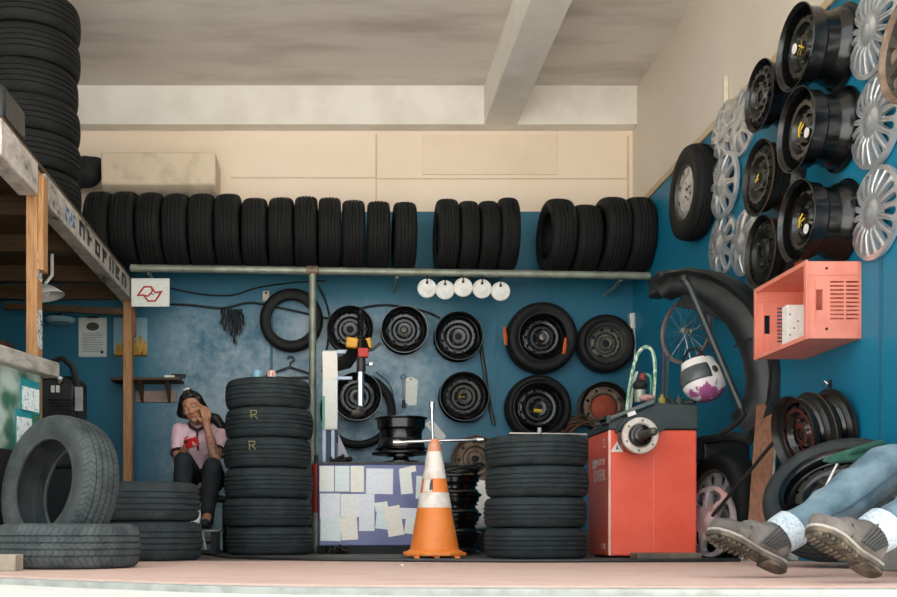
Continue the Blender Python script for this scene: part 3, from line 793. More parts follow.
for px0, py0, px1, py1 in ((504.5, 327, 506, 345), (566, 338, 564, 354)):
    c = P((px0+px1)/2, (py0+py1)/2, 8.27); c = t.rotation_quaternion.inverted() @ (c-t.location)
    q = t.rotation_quaternion.inverted()
    p0, p1 = (q @ (P(px0, py0, 8.285)-t.location)), (q @ (P(px1, py1, 8.285)-t.location))
    part('strap_end', MB().tube([p0, (p0+p1)/2+Vector((0, 0, .012)), p1], .022, 8, radii=[.014, .026, .018], flat=.4), ORANGE, t, world=False, label='orange strap end')
part('hub_cap', MB().lathe([(.0001, .0), (.03, -.004), (.038, -.02)], 8, Matrix.Translation((0, 0, .075))), NUT, r_, world=False)
wheel('smaller tyred wheel with a dull grey steel rim at the right of the back wall', BW(605, 344, .085), FR, .245, .15, .165, 'tri', GREYSTEEL, GREYSTEEL)
t, r_ = wheel('tyred wheel with glossy black rim and yellow tag behind the four-high stack', BW(537.5, 408.5, .10), FR, .278, .18, .215, 'round', BLKSTEEL)
q = t.rotation_quaternion.inverted()
c = q @ (P(541, 411.5, 8.32)-t.location); c2 = q @ (P(533, 411, 8.32)-t.location)
part('tag', MB().tube([c2+Vector((0, 0, .03)), c+Vector((0, 0, .03))], .016, 6, flat=.5), YELLOW, r_, world=False, label='yellow tag')
t, d_ = rim('brown wheel rim with a red drum in its middle behind the red machine', BW(603, 407, .09), FR, .205, wd, 'tri', DKSTEEL, RUSTY)
part('brake_drum', MB().lathe([(.0001, .05), (.085, .05), (.105, .035), (.108, .0)], 36, Matrix.Translation((.01, -.01, wd/2-.05))), M('rusty red drum', 'a4432c', '7f3826', .7, scale=9, bmp=.2), d_, world=False, label='red drum')
# copper coil of wires
cc = thing('wire_coil', 'tangled coil of copper coloured wires between stack and red machine', 'wire coil', BW(582, 440, .12))
for i in range(14):
    r0 = .12+random.uniform(-.03, .07); ctr = BW(582+random.uniform(-6, 6), 432+random.uniform(-5, 5), .12+random.uniform(-.05, .07))
    tilt = Euler((random.uniform(-.5, .5)+PI/2, random.uniform(-.6, .6), 0)).to_matrix()
    part('wire_loop', MB().tube([ctr+tilt @ Vector((r0*1.3*math.cos(a*PI/12), r0*.8*math.sin(a*PI/12), 0)) for a in range(24)], .0055, 6, closed=True),
         M('copper wire', '8a5b3f', '6a4532', .5, .5, 40) if i % 3 else M('brown wire', '4a3a2f', '3b2f28', .6), cc)
# five white discs under the rail
for i, (px, py) in enumerate(((427, 288.5), (445, 290), (463, 287.5), (482, 289), (500.5, 291.5))):
    n = ['leftmost', 'second from the left', 'middle', 'second from the right', 'rightmost'][i]
    c = P(px, py, 7.98)
    t = thing('disc', f'white round disc hung below the pipe rail, {n} of the five', 'disc', c, (PI/2, 0, 0), 'white discs hung below the pipe rail')
    part('cover', MB().lathe([(.0001, .010), (.030, .011), (.035, .007), (.062, .006), (.067, .013), (.074, .012), (.077, .004), (.074, -.004), (.0001, -.004)], 36), WHITEPL, t, world=False)
    part('hook', MB().tube([(0, .045, .012), (0, .050, .018), (0, .075, .010), (0, (railz(c.x)-.034-c.z), .0)], .005, 6), BLACKPL, t, world=False)
    part('clip', MB().lathe([(.0001, .014), (.011, .014), (.012, .008)], 14, Matrix.Translation((0, .045, 0))), BLACKPL, t, world=False)
# cables on the wall
def wallcable(pts, r, label, cat='cable', mat=BLACKPL):
    ps = [BW(x, y, .012+r) for x, y in pts]
    # smooth with Catmull-Rom
    out = []
    for i in range(len(ps)-1):
        p0, p1, p2, p3 = ps[max(i-1, 0)], ps[i], ps[i+1], ps[min(i+2, len(ps)-1)]
        for k_ in range(6):
            u = k_/6
            out.append(.5*((2*p1)+(p2-p0)*u+(2*p0-5*p1+4*p2-p3)*u*u+(3*p1-p0-3*p2+p3)*u**3))
    out.append(ps[-1])
    return single('cable', MB().tube(out, r, 7), mat, label, cat)
wallcable([(168, 304), (190, 305), (222, 308), (246, 303), (262, 304), (300, 312), (330, 318), (352, 310), (385, 305), (420, 310), (440, 318)], .010, 'thick black cable sagging across the blue wall behind the bare tyre')
wallcable([(170, 288), (200, 294), (232, 295), (260, 287), (300, 282), (326, 281)], .007, 'thin black cable hung just below the pipe rail at left')
wallcable([(318, 285), (326, 302), (330, 325), (326, 352), (322, 372)], .009, 'black cable dropping down beside the pipe post')
wallcable([(376, 372), (390, 385), (393, 405), (385, 420), (377, 428)], .005, 'thin dark wire loop on the wall right of the tyre changer', 'wire')
wallcable([(455, 413), (462, 421), (474, 422), (483, 416)], .005, 'thin dark wire curving under the rim with a yellow mark', 'wire')
wallcable([(480, 338), (483, 360), (488, 395), (494, 425)], .016, 'dark hose slanting down the wall beside the big strapped wheel', 'hose')
# bundle of hooks on the cable
hk = thing('hook_bundle', 'bundle of dark tyre hooks hanging from the wall cable', 'hooks', BW(231, 310, .05))
for i, (dx, ln) in enumerate(((-10, 14), (-7, 20), (-3, 17), (0, 26), (3, 33), (6, 24), (9, 21), (12, 15))):
    x = 231+dx*.9
    part('hook', MB().tube([BW(x, 309, .05), BW(x-1, 313, .05), BW(x+1, 309+ln*.5, .052+.004*i), BW(x-1+i*.3, 309+ln, .05), BW(x+2, 311+ln, .06), BW(x+3, 307+ln, .06)], .010, 6), BLACKPL, hk)
# coat hanger
hg = thing('coat_hanger', 'black coat hanger on the blue wall just above the six-high stack', 'hanger', BW(290, 358, .03))
part('bar', MB().tube([BW(265, 377, .03), BW(268, 374.5, .03), BW(290, 367, .03), BW(314, 375, .03), BW(316, 377, .03), BW(290, 378, .03)], .010, 7, closed=True), BLACKPL, hg)
part('hook', MB().tube([BW(290, 367, .03), BW(290, 363, .03), BW(294, 360.5, .03), BW(293, 357, .03), BW(289, 356.5, .03), BW(287.5, 359, .03)], .008, 7), BLACKPL, hg)
# pinned paper and screwdriver
pp = thing('pinned_paper', 'small torn white paper pinned on the blue wall beside the screwdriver', 'paper', BW(410, 405, .001))
mb = MB(); mb.prism([(BW(x, 0, .003).x, BW(0, y, .003).z) for x, y in ((406, 378), (412, 377), (418, 380), (416.5, 405), (409, 405.5), (405.5, 402))], -(YB-.001), -(YB-.003), Matrix.Rotation(PI/2, 4, 'X'))
part('sheet', mb, WHITEP, pp, smooth=0)
part('pin', MB().ell(BW(411, 379, .004), (.007, .006, .007)), RED, pp)
sd = thing('screwdriver', 'slim screwdriver hanging vertically on the blue wall', 'screwdriver', BW(403.5, 408, .02))
part('shaft', MB().tube([BW(403.3, 379, .02), BW(403.7, 401, .02)], .0085, 8), CHROME, sd)
part('handle', MB().tube([BW(403.7, 400, .02), BW(403.8, 408, .02)], .017, 10, radii=[.013, .018]), BLACKPL, sd)
part('loop', MB().lathe([(.018, -.004), (.024, 0), (.018, .004)], 14, Matrix.Translation(BW(403.3, 377, .02)) @ Matrix.Rotation(PI/2, 4, 'X'), closed=True), CHROME, sd)
tg = thing('paper_tag', 'crooked white paper tag on the wall just right of the wrench', 'paper', BW(434, 450, .001))
part('sheet', MB().prism([(BW(x, 0, .003).x, BW(0, y, .003).z) for x, y in ((425, 424), (432, 419), (446, 436), (441, 444))], -(YB-.001), -(YB-.0035), Matrix.Rotation(PI/2, 4, 'X')), WHITEP, tg, smooth=0)
part('tape', MB().box(BW(431, 424, .0045), (.04, .002, .03)), M('clear tape', 'c9cbb8', None, .3), tg)
# small wall shelf
ws = thing('wall_shelf', 'small thin wall shelf behind the seated woman', 'shelf', BW(148, 400, .0))
a, b_ = BW(113, 378.5, .12), BW(182, 382, .12)
part('board', MB().bx(a.x, b_.x, YB-.24, YB-.001, b_.z+.0, b_.z+.022), WOODX, ws, bevel=.002)
part('back_plate', MB().bx(BW(136, 0, .0).x, BW(177, 0, 0).x, YB-.02, YB-.001, b_.z-.155, b_.z-.06), M('pinkish back plate', 'a98f83', '8f7a72', .7), ws)
for px in (143, 170):
    x = BW(px, 0, 0).x
    part('bracket', MB().prism([(YB-.021, b_.z-.001), (YB-.20, b_.z-.001), (YB-.021, b_.z-.16)], x-.012, x+.012, Matrix(((0, 0, 1, 0), (1, 0, 0, 0), (0, 1, 0, 0), (0, 0, 0, 1)))), WOODX, ws, smooth=0)
single('notepad', MB().bx(BW(166, 0, .12).x, BW(176, 0, .12).x, YB-.2, YB-.08, b_.z+.0225, b_.z+.045), WHITEP, 'small white notepad lying on the thin wall shelf', 'notepad', bevel=.002)
hd = thing('stapler', 'black stapler at the right end of the thin wall shelf', 'stapler', (BW(178, 0, .12).x, YB-.16, b_.z+.0225))
part('base', MB().bx(b_.x-.10, b_.x+.03, YB-.19, YB-.15, b_.z+.0225, b_.z+.034), BLACKPL, hd)
part('arm', MB().tube([(b_.x-.08, YB-.17, b_.z+.048), (b_.x+.04, YB-.17, b_.z+.042)], .014, 6), BLACKPL, hd)
# white socket with a cord in the corner
sk = thing('cord_switch', 'white pull switch with a cord beside the red machine', 'switch', P(633, 324, 8.30))
part('body', MB().tube([P(632.5, 317, 8.42), P(632.8, 329, 8.42)], .03, 12, flat=.8), WHITEPL, sk)
part('cord', MB().tube([P(634, 329, 8.41), P(635, 345, 8.41), P(634, 370, 8.41)], .008, 6), WHITEPL, sk)
part('backplate', MB().box(P(632.6, 322, 8.475), (.06, .05, .14)), WHITEPL, sk)
# tiny boxes on top of the six-high stack
single('tin', MB().lathe([(.0001, 0), (.035, 0), (.035, .075), (.030, .08), (.0001, .08)], 20, Matrix.Translation((-.53, 6.83, 1.176))), M('pale blue tin', '7fb0c4', 'a5c3cd', .4, scale=20), 'pale blue tin on top of the six-high tyre stack', 'tin')
single('tin', MB().lathe([(.0001, 0), (.03, 0), (.03, .085), (.026, .09), (.0001, .09)], 20, Matrix.Translation((-.44, 6.90, 1.176))), M('pink striped tin', 'd77f70', 'e4d4c8', .4, scale=30, lo=.48, hi=.52, stretch=(4, 4, .2)), 'pink and white tin on top of the six-high tyre stack', 'tin')

# ================================================================== TYRE CHANGER
ch = thing('tire_changer', 'paper-covered purple-blue tyre changer with an upright column behind the cone', 'tyre changer', (.27, 7.3, 0))
PURP = M('purple blue enamel', '757aa2', '646a92', .5, scale=6, bmp=.05)
x0, x1 = P(318.5, 0, 7.0).x, P(430, 0, 7.0).x; ztop = P(0, 464, 7.0).z
part('cabinet', MB().bx(x0, x1, 7.0, 7.6, .055, ztop), PURP, ch, bevel=.01)
part('base', MB().bx(x0-.01, x1+.04, 6.98, 7.62, .0, .054), BLACKMAT, ch)
part('top_plate', MB().bx(x0-.004, x1+.004, 6.99, 7.61, ztop, ztop+.014), DKSTEEL, ch)
PAP = [M('paper tint %d' % i, a_, b2, .85, scale=38, lo=.5, hi=.66, stretch=(1, 1, 3)) for i, (a_, b2) in enumerate((('f1f2ea', 'e6e8e2'), ('e6efed', 'dae3e2'), ('f6f0e3', 'ebe5d8'), ('ecEEf2'.lower(), 'e0e3e8')))]
pl = [(319.5, 466, 334, 491.5, 0), (335, 466, 349.5, 491.5, 0), (350.5, 466, 364, 492, 0), (366, 468.5, 393, 494, 1), (400, 470, 412, 494, -5), (416, 476, 428, 499, 2), (399.5, 467, 416, 473, -12),
      (320, 493.5, 340, 519, 0), (340.5, 494, 359, 517, 0), (320.5, 517, 341, 541, 1), (341, 517, 357.5, 540, -3), (359, 494, 374.5, 531, 0), (375, 502, 388, 511, -8), (376, 510, 389, 529, 5), (386, 506, 402, 536, -10), (397, 508, 417, 519, 2), (405, 518, 417, 534, 6)]
for i, (a0_, b0, a1_, b1, rot) in enumerate(pl):
    c = P((a0_+a1_)/2, (b0+b1)/2, 6.998-.0006*(i % 5)); wx = (a1_-a0_)*7/F; hz = (b1-b0)*7/F
    part('paper_sheet', MB().box(c, (wx, .0008, hz), Matrix.Rotation(R_(rot), 4, 'Y')), PAP[i % 4], ch, smooth=0)
# column with twin rails
BLUEW = M('pale blue steel', 'b7c3d2', '9fb0c4', .45, .2, 8)
def cx(px): return P(px, 0, 7.35).x
zt = P(0, 351, 7.35).z; zm = P(0, 430, 7.35).z
part('column', MB().bx(cx(322.5)+.01, cx(338)-.01, 7.36, 7.52, ztop+.014, zt-.02), M('dark blue column', '27415c', '203650', .5), ch)
for px in (323.8, 332.5): part('rail', MB().bx(cx(px)-.012, cx(px)+.016, 7.335, 7.36, ztop+.014, zm), BLUEW, ch, bevel=.003)
part('head_cover', MB().bx(cx(322.5), cx(337.5), 7.33, 7.53, zm, zt), M('covered with pale papers', 'ecebe3', 'd4d6cf', .8, scale=25), ch, bevel=.006)
for b0, b1 in ((352, 378), (379, 404), (405, 428)):
    c = P(330, (b0+b1)/2, 7.328); part('paper_sheet', MB().box(c, (.108, .001, (b1-b0)*7.3/F), Matrix.Rotation(R_(random.uniform(-1.5, 1.5)), 4, 'Y')), PAP[random.randrange(4)], ch, smooth=0)
part('tape', MB().bx(cx(322.3), cx(325), 7.326, 7.3285, P(0, 428, 7.33).z, P(0, 396, 7.33).z), M('green tape', '6fb79c', None, .5), ch)
mb = MB(); mb.prism([(cx(338), ztop+.014), (cx(353), ztop+.014), (cx(338), P(0, 432, 7.35).z)], -7.47, -7.42, Matrix.Rotation(PI/2, 4, 'X'))
part('gusset', mb, M('lilac gusset plate', 'b5b3c0', '9d9cae', .5), ch, smooth=0)
# swing arm and hexagonal shaft
zarm = P(0, 356, 7.3).z
part('swing_arm', MB().tube([(cx(336), 7.44, zarm-.04), (cx(346), 7.36, zarm-.035), (cx(356), 7.24, zarm+.035), (cx(366), 7.18, zarm+.06)], .05, 8, radii=[.055, .055, .045, .04]), DKSTEEL, ch)
part('arm_plate', MB().bx(cx(337), cx(349), 7.30, 7.34, zarm+.02, zarm+.045), BLUEW, ch)
part('arm_plate', MB().bx(cx(337), cx(352), 7.30, 7.34, zarm-.17, zarm-.15), BLUEW, ch)
def hx(px): return P(px, 0, 7.18).x
zs0, zs1 = P(0, 411, 7.18).z, P(0, 311, 7.18).z
part('hex_shaft', MB().tube([(hx(361), 7.18, zs0), (hx(361), 7.18, zarm-.05)], .024, 6), CHROME, ch)
part('spring', MB().tube([(hx(361)+.026*math.cos(a_*.7), 7.18+.026*math.sin(a_*.7), zarm+.10+a_*(zs1-zarm-.12)/90) for a_ in range(91)], .006, 6), DKSTEEL, ch)
part('shaft_core', MB().tube([(hx(361), 7.18, zarm-.05), (hx(361), 7.18, zs1)], .016, 8), DKSTEEL, ch)
part('lock_block', MB().box((hx(363), 7.15, P(0, 353, 7.15).z), (.075, .06, .065)), RED, ch, bevel=.006, label='red lock block')
part('lock_sleeve', MB().tube([(hx(361), 7.18, P(0, 372, 7.18).z), (hx(361), 7.18, P(0, 358, 7.18).z)], .034, 12), BLACKPL, ch)
part('cover', MB().box((hx(352), 7.2, P(0, 343, 7.2).z), (.085, .06, .075), Matrix.Rotation(R_(8), 4, 'Y')), M('yellow cover', 'dca22a', 'c58d1f', .5), ch, bevel=.012, label='yellow cover')
part('cover', MB().box((hx(369), 7.22, P(0, 343, 7.2).z), (.04, .05, .08), Matrix.Rotation(R_(-10), 4, 'Y')), M('yellow cover', 'dca22a'), ch, bevel=.008, label='yellow cover')
part('lock_handle', MB().tube([(hx(363), 7.16, P(0, 352, 7.16).z), (hx(373), 7.12, P(0, 349, 7.12).z), (hx(380), 7.12, P(0, 343, 7.12).z)], .011, 8), BLACKPL, ch)
part('knob', MB().lathe([(.012, -.012), (.018, -.008), (.018, .008), (.012, .012)], 12, Matrix.Translation((hx(371), 7.14, P(0, 364, 7.14).z)) @ Matrix.Rotation(PI/2, 4, 'X'), caps=True), CHROME, ch)
part('knob_arm', MB().tube([(hx(361), 7.17, P(0, 366, 7.17).z), (hx(371), 7.14, P(0, 364, 7.14).z)], .007, 6), BLACKPL, ch)
part('mount_head', MB().tube([(hx(361), 7.18, zs0+.03), (hx(361), 7.17, zs0-.0), (hx(356), 7.15, zs0-.02), (hx(352), 7.14, zs0-.018)], .03, 8, radii=[.03, .04, .03, .018], flat=.7), GREYSTEEL, ch)
# turntable
tx = P(401, 0, 7.25).x; zb_ = ztop+.014
part('turntable_post', MB().lathe([(.13, 0), (.13, .02), (.06, .03), (.055, .05), (.10, .055), (.10, .07)], 32, Matrix.Translation((tx, 7.25, zb_)), caps=True), BLKSTEEL, ch)
part('turntable', MB().lathe([(.205, .07), (.215, .074), (.215, .084), (.2, .088)], 48, Matrix.Translation((tx, 7.25, zb_)), caps=True), DKSTEEL, ch)
for i in range(4):
    a_ = i*PI/2+.6; part('jaw', MB().box((tx+.12*math.cos(a_), 7.25+.12*math.sin(a_), zb_+.0885+.008), (.07, .035, .016), Matrix.Rotation(a_, 4, 'Z')), GREYSTEEL, ch)
rim('black wheel rim lying on the turntable of the tyre changer', (tx, 7.25, zb_+.088+.017+.115), (0, 0, 1), .192, .228, 'round', BLKSTEEL)
# black hose clump lying on the cabinet edge, with one end over the front
cl = thing('glove', 'black rag glove lying on the tyre changer cabinet edge', 'glove', P(343, 462, 7.04))
mb = MB(); c = Vector((P(343, 0, 7.06).x, 7.06, zb_+.025))
mb.capsule(c+Vector((-.07, 0, -.01)), .014, c+Vector((.05, .01, .0)), .02); mb.capsule(c+Vector((-.05, 0, -.005)), .012, c+Vector((.0, -.02, .02)), .014); mb.capsule(c+Vector((.03, -.03, -.005)), .012, c+Vector((.055, -.075, .0)), .011)
link('cloth', blobmesh(MB().add([tuple(Vector(v)-cl.location) for v in mb.v], mb.f), 'cloth', BLACKMAT, .005, 3), cl)
part('cuff', MB().lathe([(.02, -.01), (.024, 0), (.02, .01)], 12, Matrix.Translation(c+Vector((-.085, 0, -.004))) @ Matrix.Rotation(PI/2, 4, 'Y'), caps=True), M('grey cuff', '444', '333') if False else BLACKPL, cl)
# red cylinder and pump at the side of the machine
ex = thing('bottle_jack', 'slim red hydraulic cylinder between the pipe post and the tyre changer', 'cylinder', P(317, 548, 7.1))
g = P(316.5, 0, 7.12)
part('body', MB().lathe([(.0001, 0), (.032, 0), (.034, .02), (.034, .32), (.026, .35), (.0001, .35)], 20, Matrix.Translation((g.x, 7.12, .29))), M('red enamel', 'a5302b', '8c2825', .4), ex)
part('foot', MB().lathe([(.0001, 0), (.03, 0), (.03, .285), (.0001, .285)], 16, Matrix.Translation((g.x, 7.12, .003))), GALV, ex)
part('neck', MB().tube([(g.x, 7.12, .63), (g.x, 7.12, .70)], .014, 10), BLACKPL, ex)
# scrap under the front left corner of the machine
sp_ = thing('chain', 'small heap of dark chain at the foot of the tyre changer', 'chain', P(333, 549, 6.88))
for i in range(16):
    c = Vector((P(322+i*1.6, 0, 6.9).x, 6.88+.02*math.sin(i*2.1), .022+.018*abs(math.sin(i*1.3))))
    rot = Euler((i*1.1, i*.7, i*.9)).to_matrix()
    part('chain_link', MB().tube([c+rot @ Vector((.024*math.cos(a_*PI/6), .015*math.sin(a_*PI/6), 0)) for a_ in range(12)], .006, 6, closed=True), DKSTEEL, sp_)

# rims stacked behind the cone
for i in range(4):
    n = ['bottom', 'second from the bottom', 'second from the top', 'topmost'][i]
    rim('black wheel rim in the pile right behind the orange cone, '+n, (.80, 6.75, .075+i*.1305), (0, 0, 1), .188, .13, 'slot', BLKSTEEL, group='rim pile behind the cone')
hb = thing('hose_coil', 'tangled black hose on top of the rim pile behind the cone', 'hose', (.80, 6.75, .535))
for i in range(4):
    part('loop', MB().tube([(.80+(.15+.01*i)*math.cos(a_*PI/14)+.01*i, 6.75+(.14)*math.sin(a_*PI/14), .548+.014*i+.02*math.sin(a_*.45+i)**2) for a_ in range(28)], .010, 7, closed=True), BLACKPL, hb)
wp = thing('wheel_cover', 'pale round cover standing behind the pile of black rims', 'cover', P(478, 500, 7.3))
part('face', MB().lathe([(.0001, .03), (.10, .028), (.17, .016), (.185, 0), (.18, -.004), (.0001, .01)], 36, Matrix.Translation((P(476, 0, 7.4).x, 7.4, .36)) @ aim((-.1, -1, .1)).to_matrix().to_4x4()), WHITEPL, wp)
part('stand', MB().bx(P(476, 0, 7.4).x-.15, P(476, 0, 7.4).x+.15, 7.36, 7.52, 0, .178), DKSTEEL, wp)

# ================================================================== CONE AND WRENCH
OR = M('orange cone plastic', 'ee8a3c', 'e57a2c', .5, scale=8); WB2 = M('scuffed white band', 'e9e1d6', 'c9b7a6', .6, scale=14, lo=.45, hi=.75)
cx0, cy0 = .602, 6.06
cn = thing('traffic_cone', 'orange traffic cone with two scuffed white bands and a wrench on top', 'cone', (cx0, cy0, 0))
X = Matrix.Translation((cx0, cy0, 0))
bp = [(math.cos(a_)*(.196 if i % 2 == 0 else .196), math.sin(a_)*.196) for i, a_ in enumerate([k_*PI/4+PI/8 for k_ in range(8)])]
part('base', MB().prism([(cx0+x*1.02, cy0+y*1.02) for x, y in bp], .012, .034), OR, cn, bevel=.006)
for sx in (-1, 0, 1): part('foot', MB().bx(cx0+sx*.12-.015, cx0+sx*.12+.015, cy0-.17, cy0-.13, 0, .0118), OR, cn)
def cr(z): return .150-(z-.034)/(.715-.034)*(.150-.030)
def csec(z0, z1, k_=0.0, n=3): return [(cr(z0+(z1-z0)*i/n)+k_, z0+(z1-z0)*i/n) for i in range(n+1)]
part('cone_body', MB().lathe([(.175, .034), (.162, .042)]+csec(.05, .305)+[(cr(.30)-.004, .30)], 56, X), OR, cn)
part('white_band', MB().lathe(csec(.30, .392, .001), 56, X), WB2, cn, label='white band')
part('orange_band', MB().lathe(csec(.392, .475, .0), 56, X), OR, cn)
part('white_band', MB().lathe(csec(.475, .640, .001), 56, X), WB2, cn, label='white band')
part('tip', MB().lathe(csec(.640, .715, .0)+[(.02, .718), (.018, .69)], 56, X), M('grubby orange tip', 'd9865f', 'd8b8a5', .6, scale=16), cn)
part('mark', MB().tube([(cx0-.030, cy0-cr(.43)-.001, .455), (cx0-.022, cy0-cr(.45)-.001, .47), (cx0-.022, cy0-cr(.42)-.003, .41), (cx0-.034, cy0-cr(.42)-.001, .405), (cx0-.030, cy0-cr(.44)-.001, .45)], .004, 6), BLACKPL, cn, label='black mark')
part('mark_patch', MB().lathe(csec(.395, .472, .0012), 10, X, a0=R_(-150), a1=R_(-105)), WB2, cn, label='white scuffed patch')
wr = thing('lug_wrench', 'chromed four-way lug wrench stuck in the tip of the orange cone', 'wrench', (cx0-.02, cy0, .72))
c = Vector((P(432.8, 0, cy0).x, cy0, P(0, 441, cy0).z))
part('arm', MB().tube([P(393, 442.5, cy0-.03), c+Vector((0, -.012, 0)), P(483, 440, cy0+.06)], .0095, 10), CHROME, wr)
part('arm', MB().tube([c+Vector((.004, 0, -.16)), c, P(432, 412, cy0)], .0095, 10), CHROME, wr)
for p, d_ in ((P(393, 442.5, cy0-.03), Vector((1, .02, 0))), (P(483, 440, cy0+.06), Vector((-1, -.05, 0))), (P(432, 402, cy0), Vector((0, 0, -1)))):
    part('socket', MB().tube([p, p+d_*.03, p+d_*.065], .016, 12, radii=[.017, .017, .010]), CHROME, wr)

# ================================================================== WHEEL BALANCER
wbx0, wbx1, wy0, wy1 = 1.617, 2.137, 5.9, 6.39
REDE = M('red orange enamel', 'f0634b', 'e9583e', .38, scale=5, bmp=.04, bscale=40)
BLG = M('dark grey enamel', '33403f', '2b3637', .5, scale=7)
bl = thing('wheel_balancer', 'red wheel balancer with a white flange and dark tray on top', 'wheel balancer', (1.877, 6.1, 0))
part('body', MB().bx(wbx0, wbx1, wy0, wy1, .012, .757), REDE, bl, bevel=.012)
part('edge_strip', MB().tube([(wbx0+.004, wy0+.003, .016), (wbx0+.004, wy0+.003, .755)], .008, 8), M('pale worn edge', 'f0c8b8', 'e8a896', .4), bl, label='pale worn corner edge')
part('seam', MB().bx(1.878, 1.882, wy0-.0012, wy0, .03, .60), M('pale seam line', 'ee8876', None, .4), bl)
part('foot', MB().bx(wbx0+.03, wbx1-.03, wy0+.05, wy1-.05, .0, .0118), BLACKMAT, bl)
YZ = Matrix(((1, 0, 0, 0), (0, 0, 1, 0), (0, 1, 0, 0), (0, 0, 0, 1)))      # (x, z) outline pushed along y
part('hood', MB().prism([(wbx0-.006, .758), (wbx1+.004, .758), (wbx1+.004, .905), (1.90, .915), (1.865, .90), (wbx0-.006, .80)], wy0-.008, wy1+.006, YZ), BLG, bl, bevel=.008)
part('tray', MB().prism([(wbx0-.03, .80), (1.87, .908), (1.875, .935), (1.86, .935), (1.85, .925), (wbx0-.03, .822)], wy0-.05, wy0+.22, YZ), M('grey tray', '5a6463', '49514f', .5), bl, bevel=.004)
part('tray_lip', MB().prism([(wbx0-.03, .79), (wbx0-.005, .79), (wbx0-.005, .84), (wbx0-.03, .838)], wy0-.055, wy0+.1, YZ), BLG, bl, bevel=.003)
part('shaft_arch', MB().lathe([(.115, 0), (.150, 0), (.150, .03), (.115, .03)], 30, Matrix.Translation((1.79, wy0-.002, .70)) @ Matrix.Rotation(PI/2, 4, 'X'), closed=True, a0=R_(20), a1=R_(165)), BLG, bl)
part('label_plate', MB().box((1.735, wy0-.0515, .846), (.05, .002, .024), Matrix.Rotation(R_(-20), 4, 'Y')), WHITEPL, bl)
Xf = Matrix.Translation(P(639, 436, 5.74)) @ Matrix.Rotation(PI/2, 4, 'X')
part('flange', MB().lathe([(.055, .0), (.10, .0), (.104, .008), (.104, .028), (.098, .034), (.074, .034), (.066, .026), (.055, .026)], 44, Xf), M('cream enamel flange', 'd9cfc2', 'bfb4a6', .45, .1, 20), bl, label='cream flange ring')
for i in range(6):
    a_ = i*PI/3+.4; part('flange_bolt', MB().lathe([(.0001, .036), (.006, .036), (.006, .03)], 8, Xf @ Matrix.Translation((.086*math.cos(a_), .086*math.sin(a_), 0))), BLACKPL, bl)
part('hub', MB().lathe([(.070, .0), (.068, .02), (.060, .05), (.048, .055), (.045, .07), (.030, .075)], 36, Xf), BLKSTEEL, bl)
part('hub_neck', MB().lathe([(.10, -.09), (.10, -.001), (.05, -.001)], 36, Xf), BLKSTEEL, bl)
part('spindle', MB().lathe([(.028, .07)]+[(.020+(.0035 if i % 2 else 0), .08+i*.008) for i in range(24)]+[(.016, .275), (.0001, .278)], 18, Xf), GREYSTEEL, bl)
tw = P(617, 452, wy0)
tri_ = part('warning_sign', MB().prism([(tw.x-.038, tw.z), (tw.x+.038, tw.z), (tw.x, tw.z+.064)], wy0-.0018, wy0-.0002, YZ), WHITEPL, bl, smooth=0, label='white warning triangle')
part('warning_mark', MB().prism([(tw.x-.006, tw.z+.014), (tw.x+.012, tw.z+.016), (tw.x+.002, tw.z+.026), (tw.x+.006, tw.z+.042), (tw.x-.006, tw.z+.03)], wy0-.0026, wy0-.0018, YZ), M('grey print', '6f6f6f', None, .8), tri_, smooth=0)
WT = M('white lettering', 'e6ddda', 'cfc4c0', .7, scale=60)
rl = (PI/2, 0, -PI/2)
def onleft(y, z): return Vector((wbx0-.001, y, z))-bl.location
textpart('lettering', 'IDEER', .10, WT, bl, onleft(6.12, .495), rl)
textpart('lettering', 'MOTOR', .055, WT, bl, onleft(6.09, .575), rl)
part('logo_block', MB().bx(wbx0-.0016, wbx0-.0002, 6.19, 6.27, .545, .60), WT, bl)
textpart('lettering', 'F-78', .05, WT, bl, onleft(6.03, .066), rl)
for i in range(3): part('print', MB().bx(wbx0-.0016, wbx0-.0002, 5.985, 6.02, .66+i*.022, .668+i*.022), WT, bl)
single('foot_plank', MB().bx(1.73, 2.10, 5.72, 5.86, .0, .034), M('oily dark plank', '584f45', '7a6b5a', .8, scale=10, bmp=.3), 'oily dark plank lying in front of the red machine', 'plank', bevel=.004)
# things in and on the tray
hs = thing('hose_arch', 'arched green and white hose standing on the red machine tray', 'hose', P(643, 400, 6.12))
GREENW = M('green and white hose', 'd9ddcf', '5f9a76', .5, scale=24, lo=.46, hi=.52, stretch=(3, 3, 1))
def arch(pts, r, mat, nm, par):
    ps = [P(x, y, Y) for x, y, Y in pts]; out = []
    for i in range(len(ps)-1):
        p0, p1, p2, p3 = ps[max(i-1, 0)], ps[i], ps[i+1], ps[min(i+2, len(ps)-1)]
        for k_ in range(7):
            u = k_/7; out.append(.5*((2*p1)+(p2-p0)*u+(2*p0-5*p1+4*p2-p3)*u*u+(3*p1-p0-3*p2+p3)*u**3))
    out.append(ps[-1]); part(nm, MB().tube(out, r, 8), mat, par)
arch([(626, 416, 6.12), (629, 392, 6.12), (634, 365, 6.13), (640, 351, 6.14), (647, 347, 6.14), (653, 353, 6.14), (655, 370, 6.13), (653, 404, 6.12)], .011, GREENW, 'hose', hs)
arch([(630, 412, 6.15), (633, 385, 6.15), (637, 372, 6.16)], .010, M('white hose', 'dcdcd2', 'c5c8bd', .5), 'branch', hs)
arch([(650, 404, 6.16), (651, 380, 6.16), (646, 374, 6.17), (640, 378, 6.17)], .008, M('green hose', '5b9a72', '4a8562', .5), 'branch', hs)
pt = thing('valve_pot', 'grey metal pot with a black top on the red machine tray', 'pot', P(640, 402, 6.05))
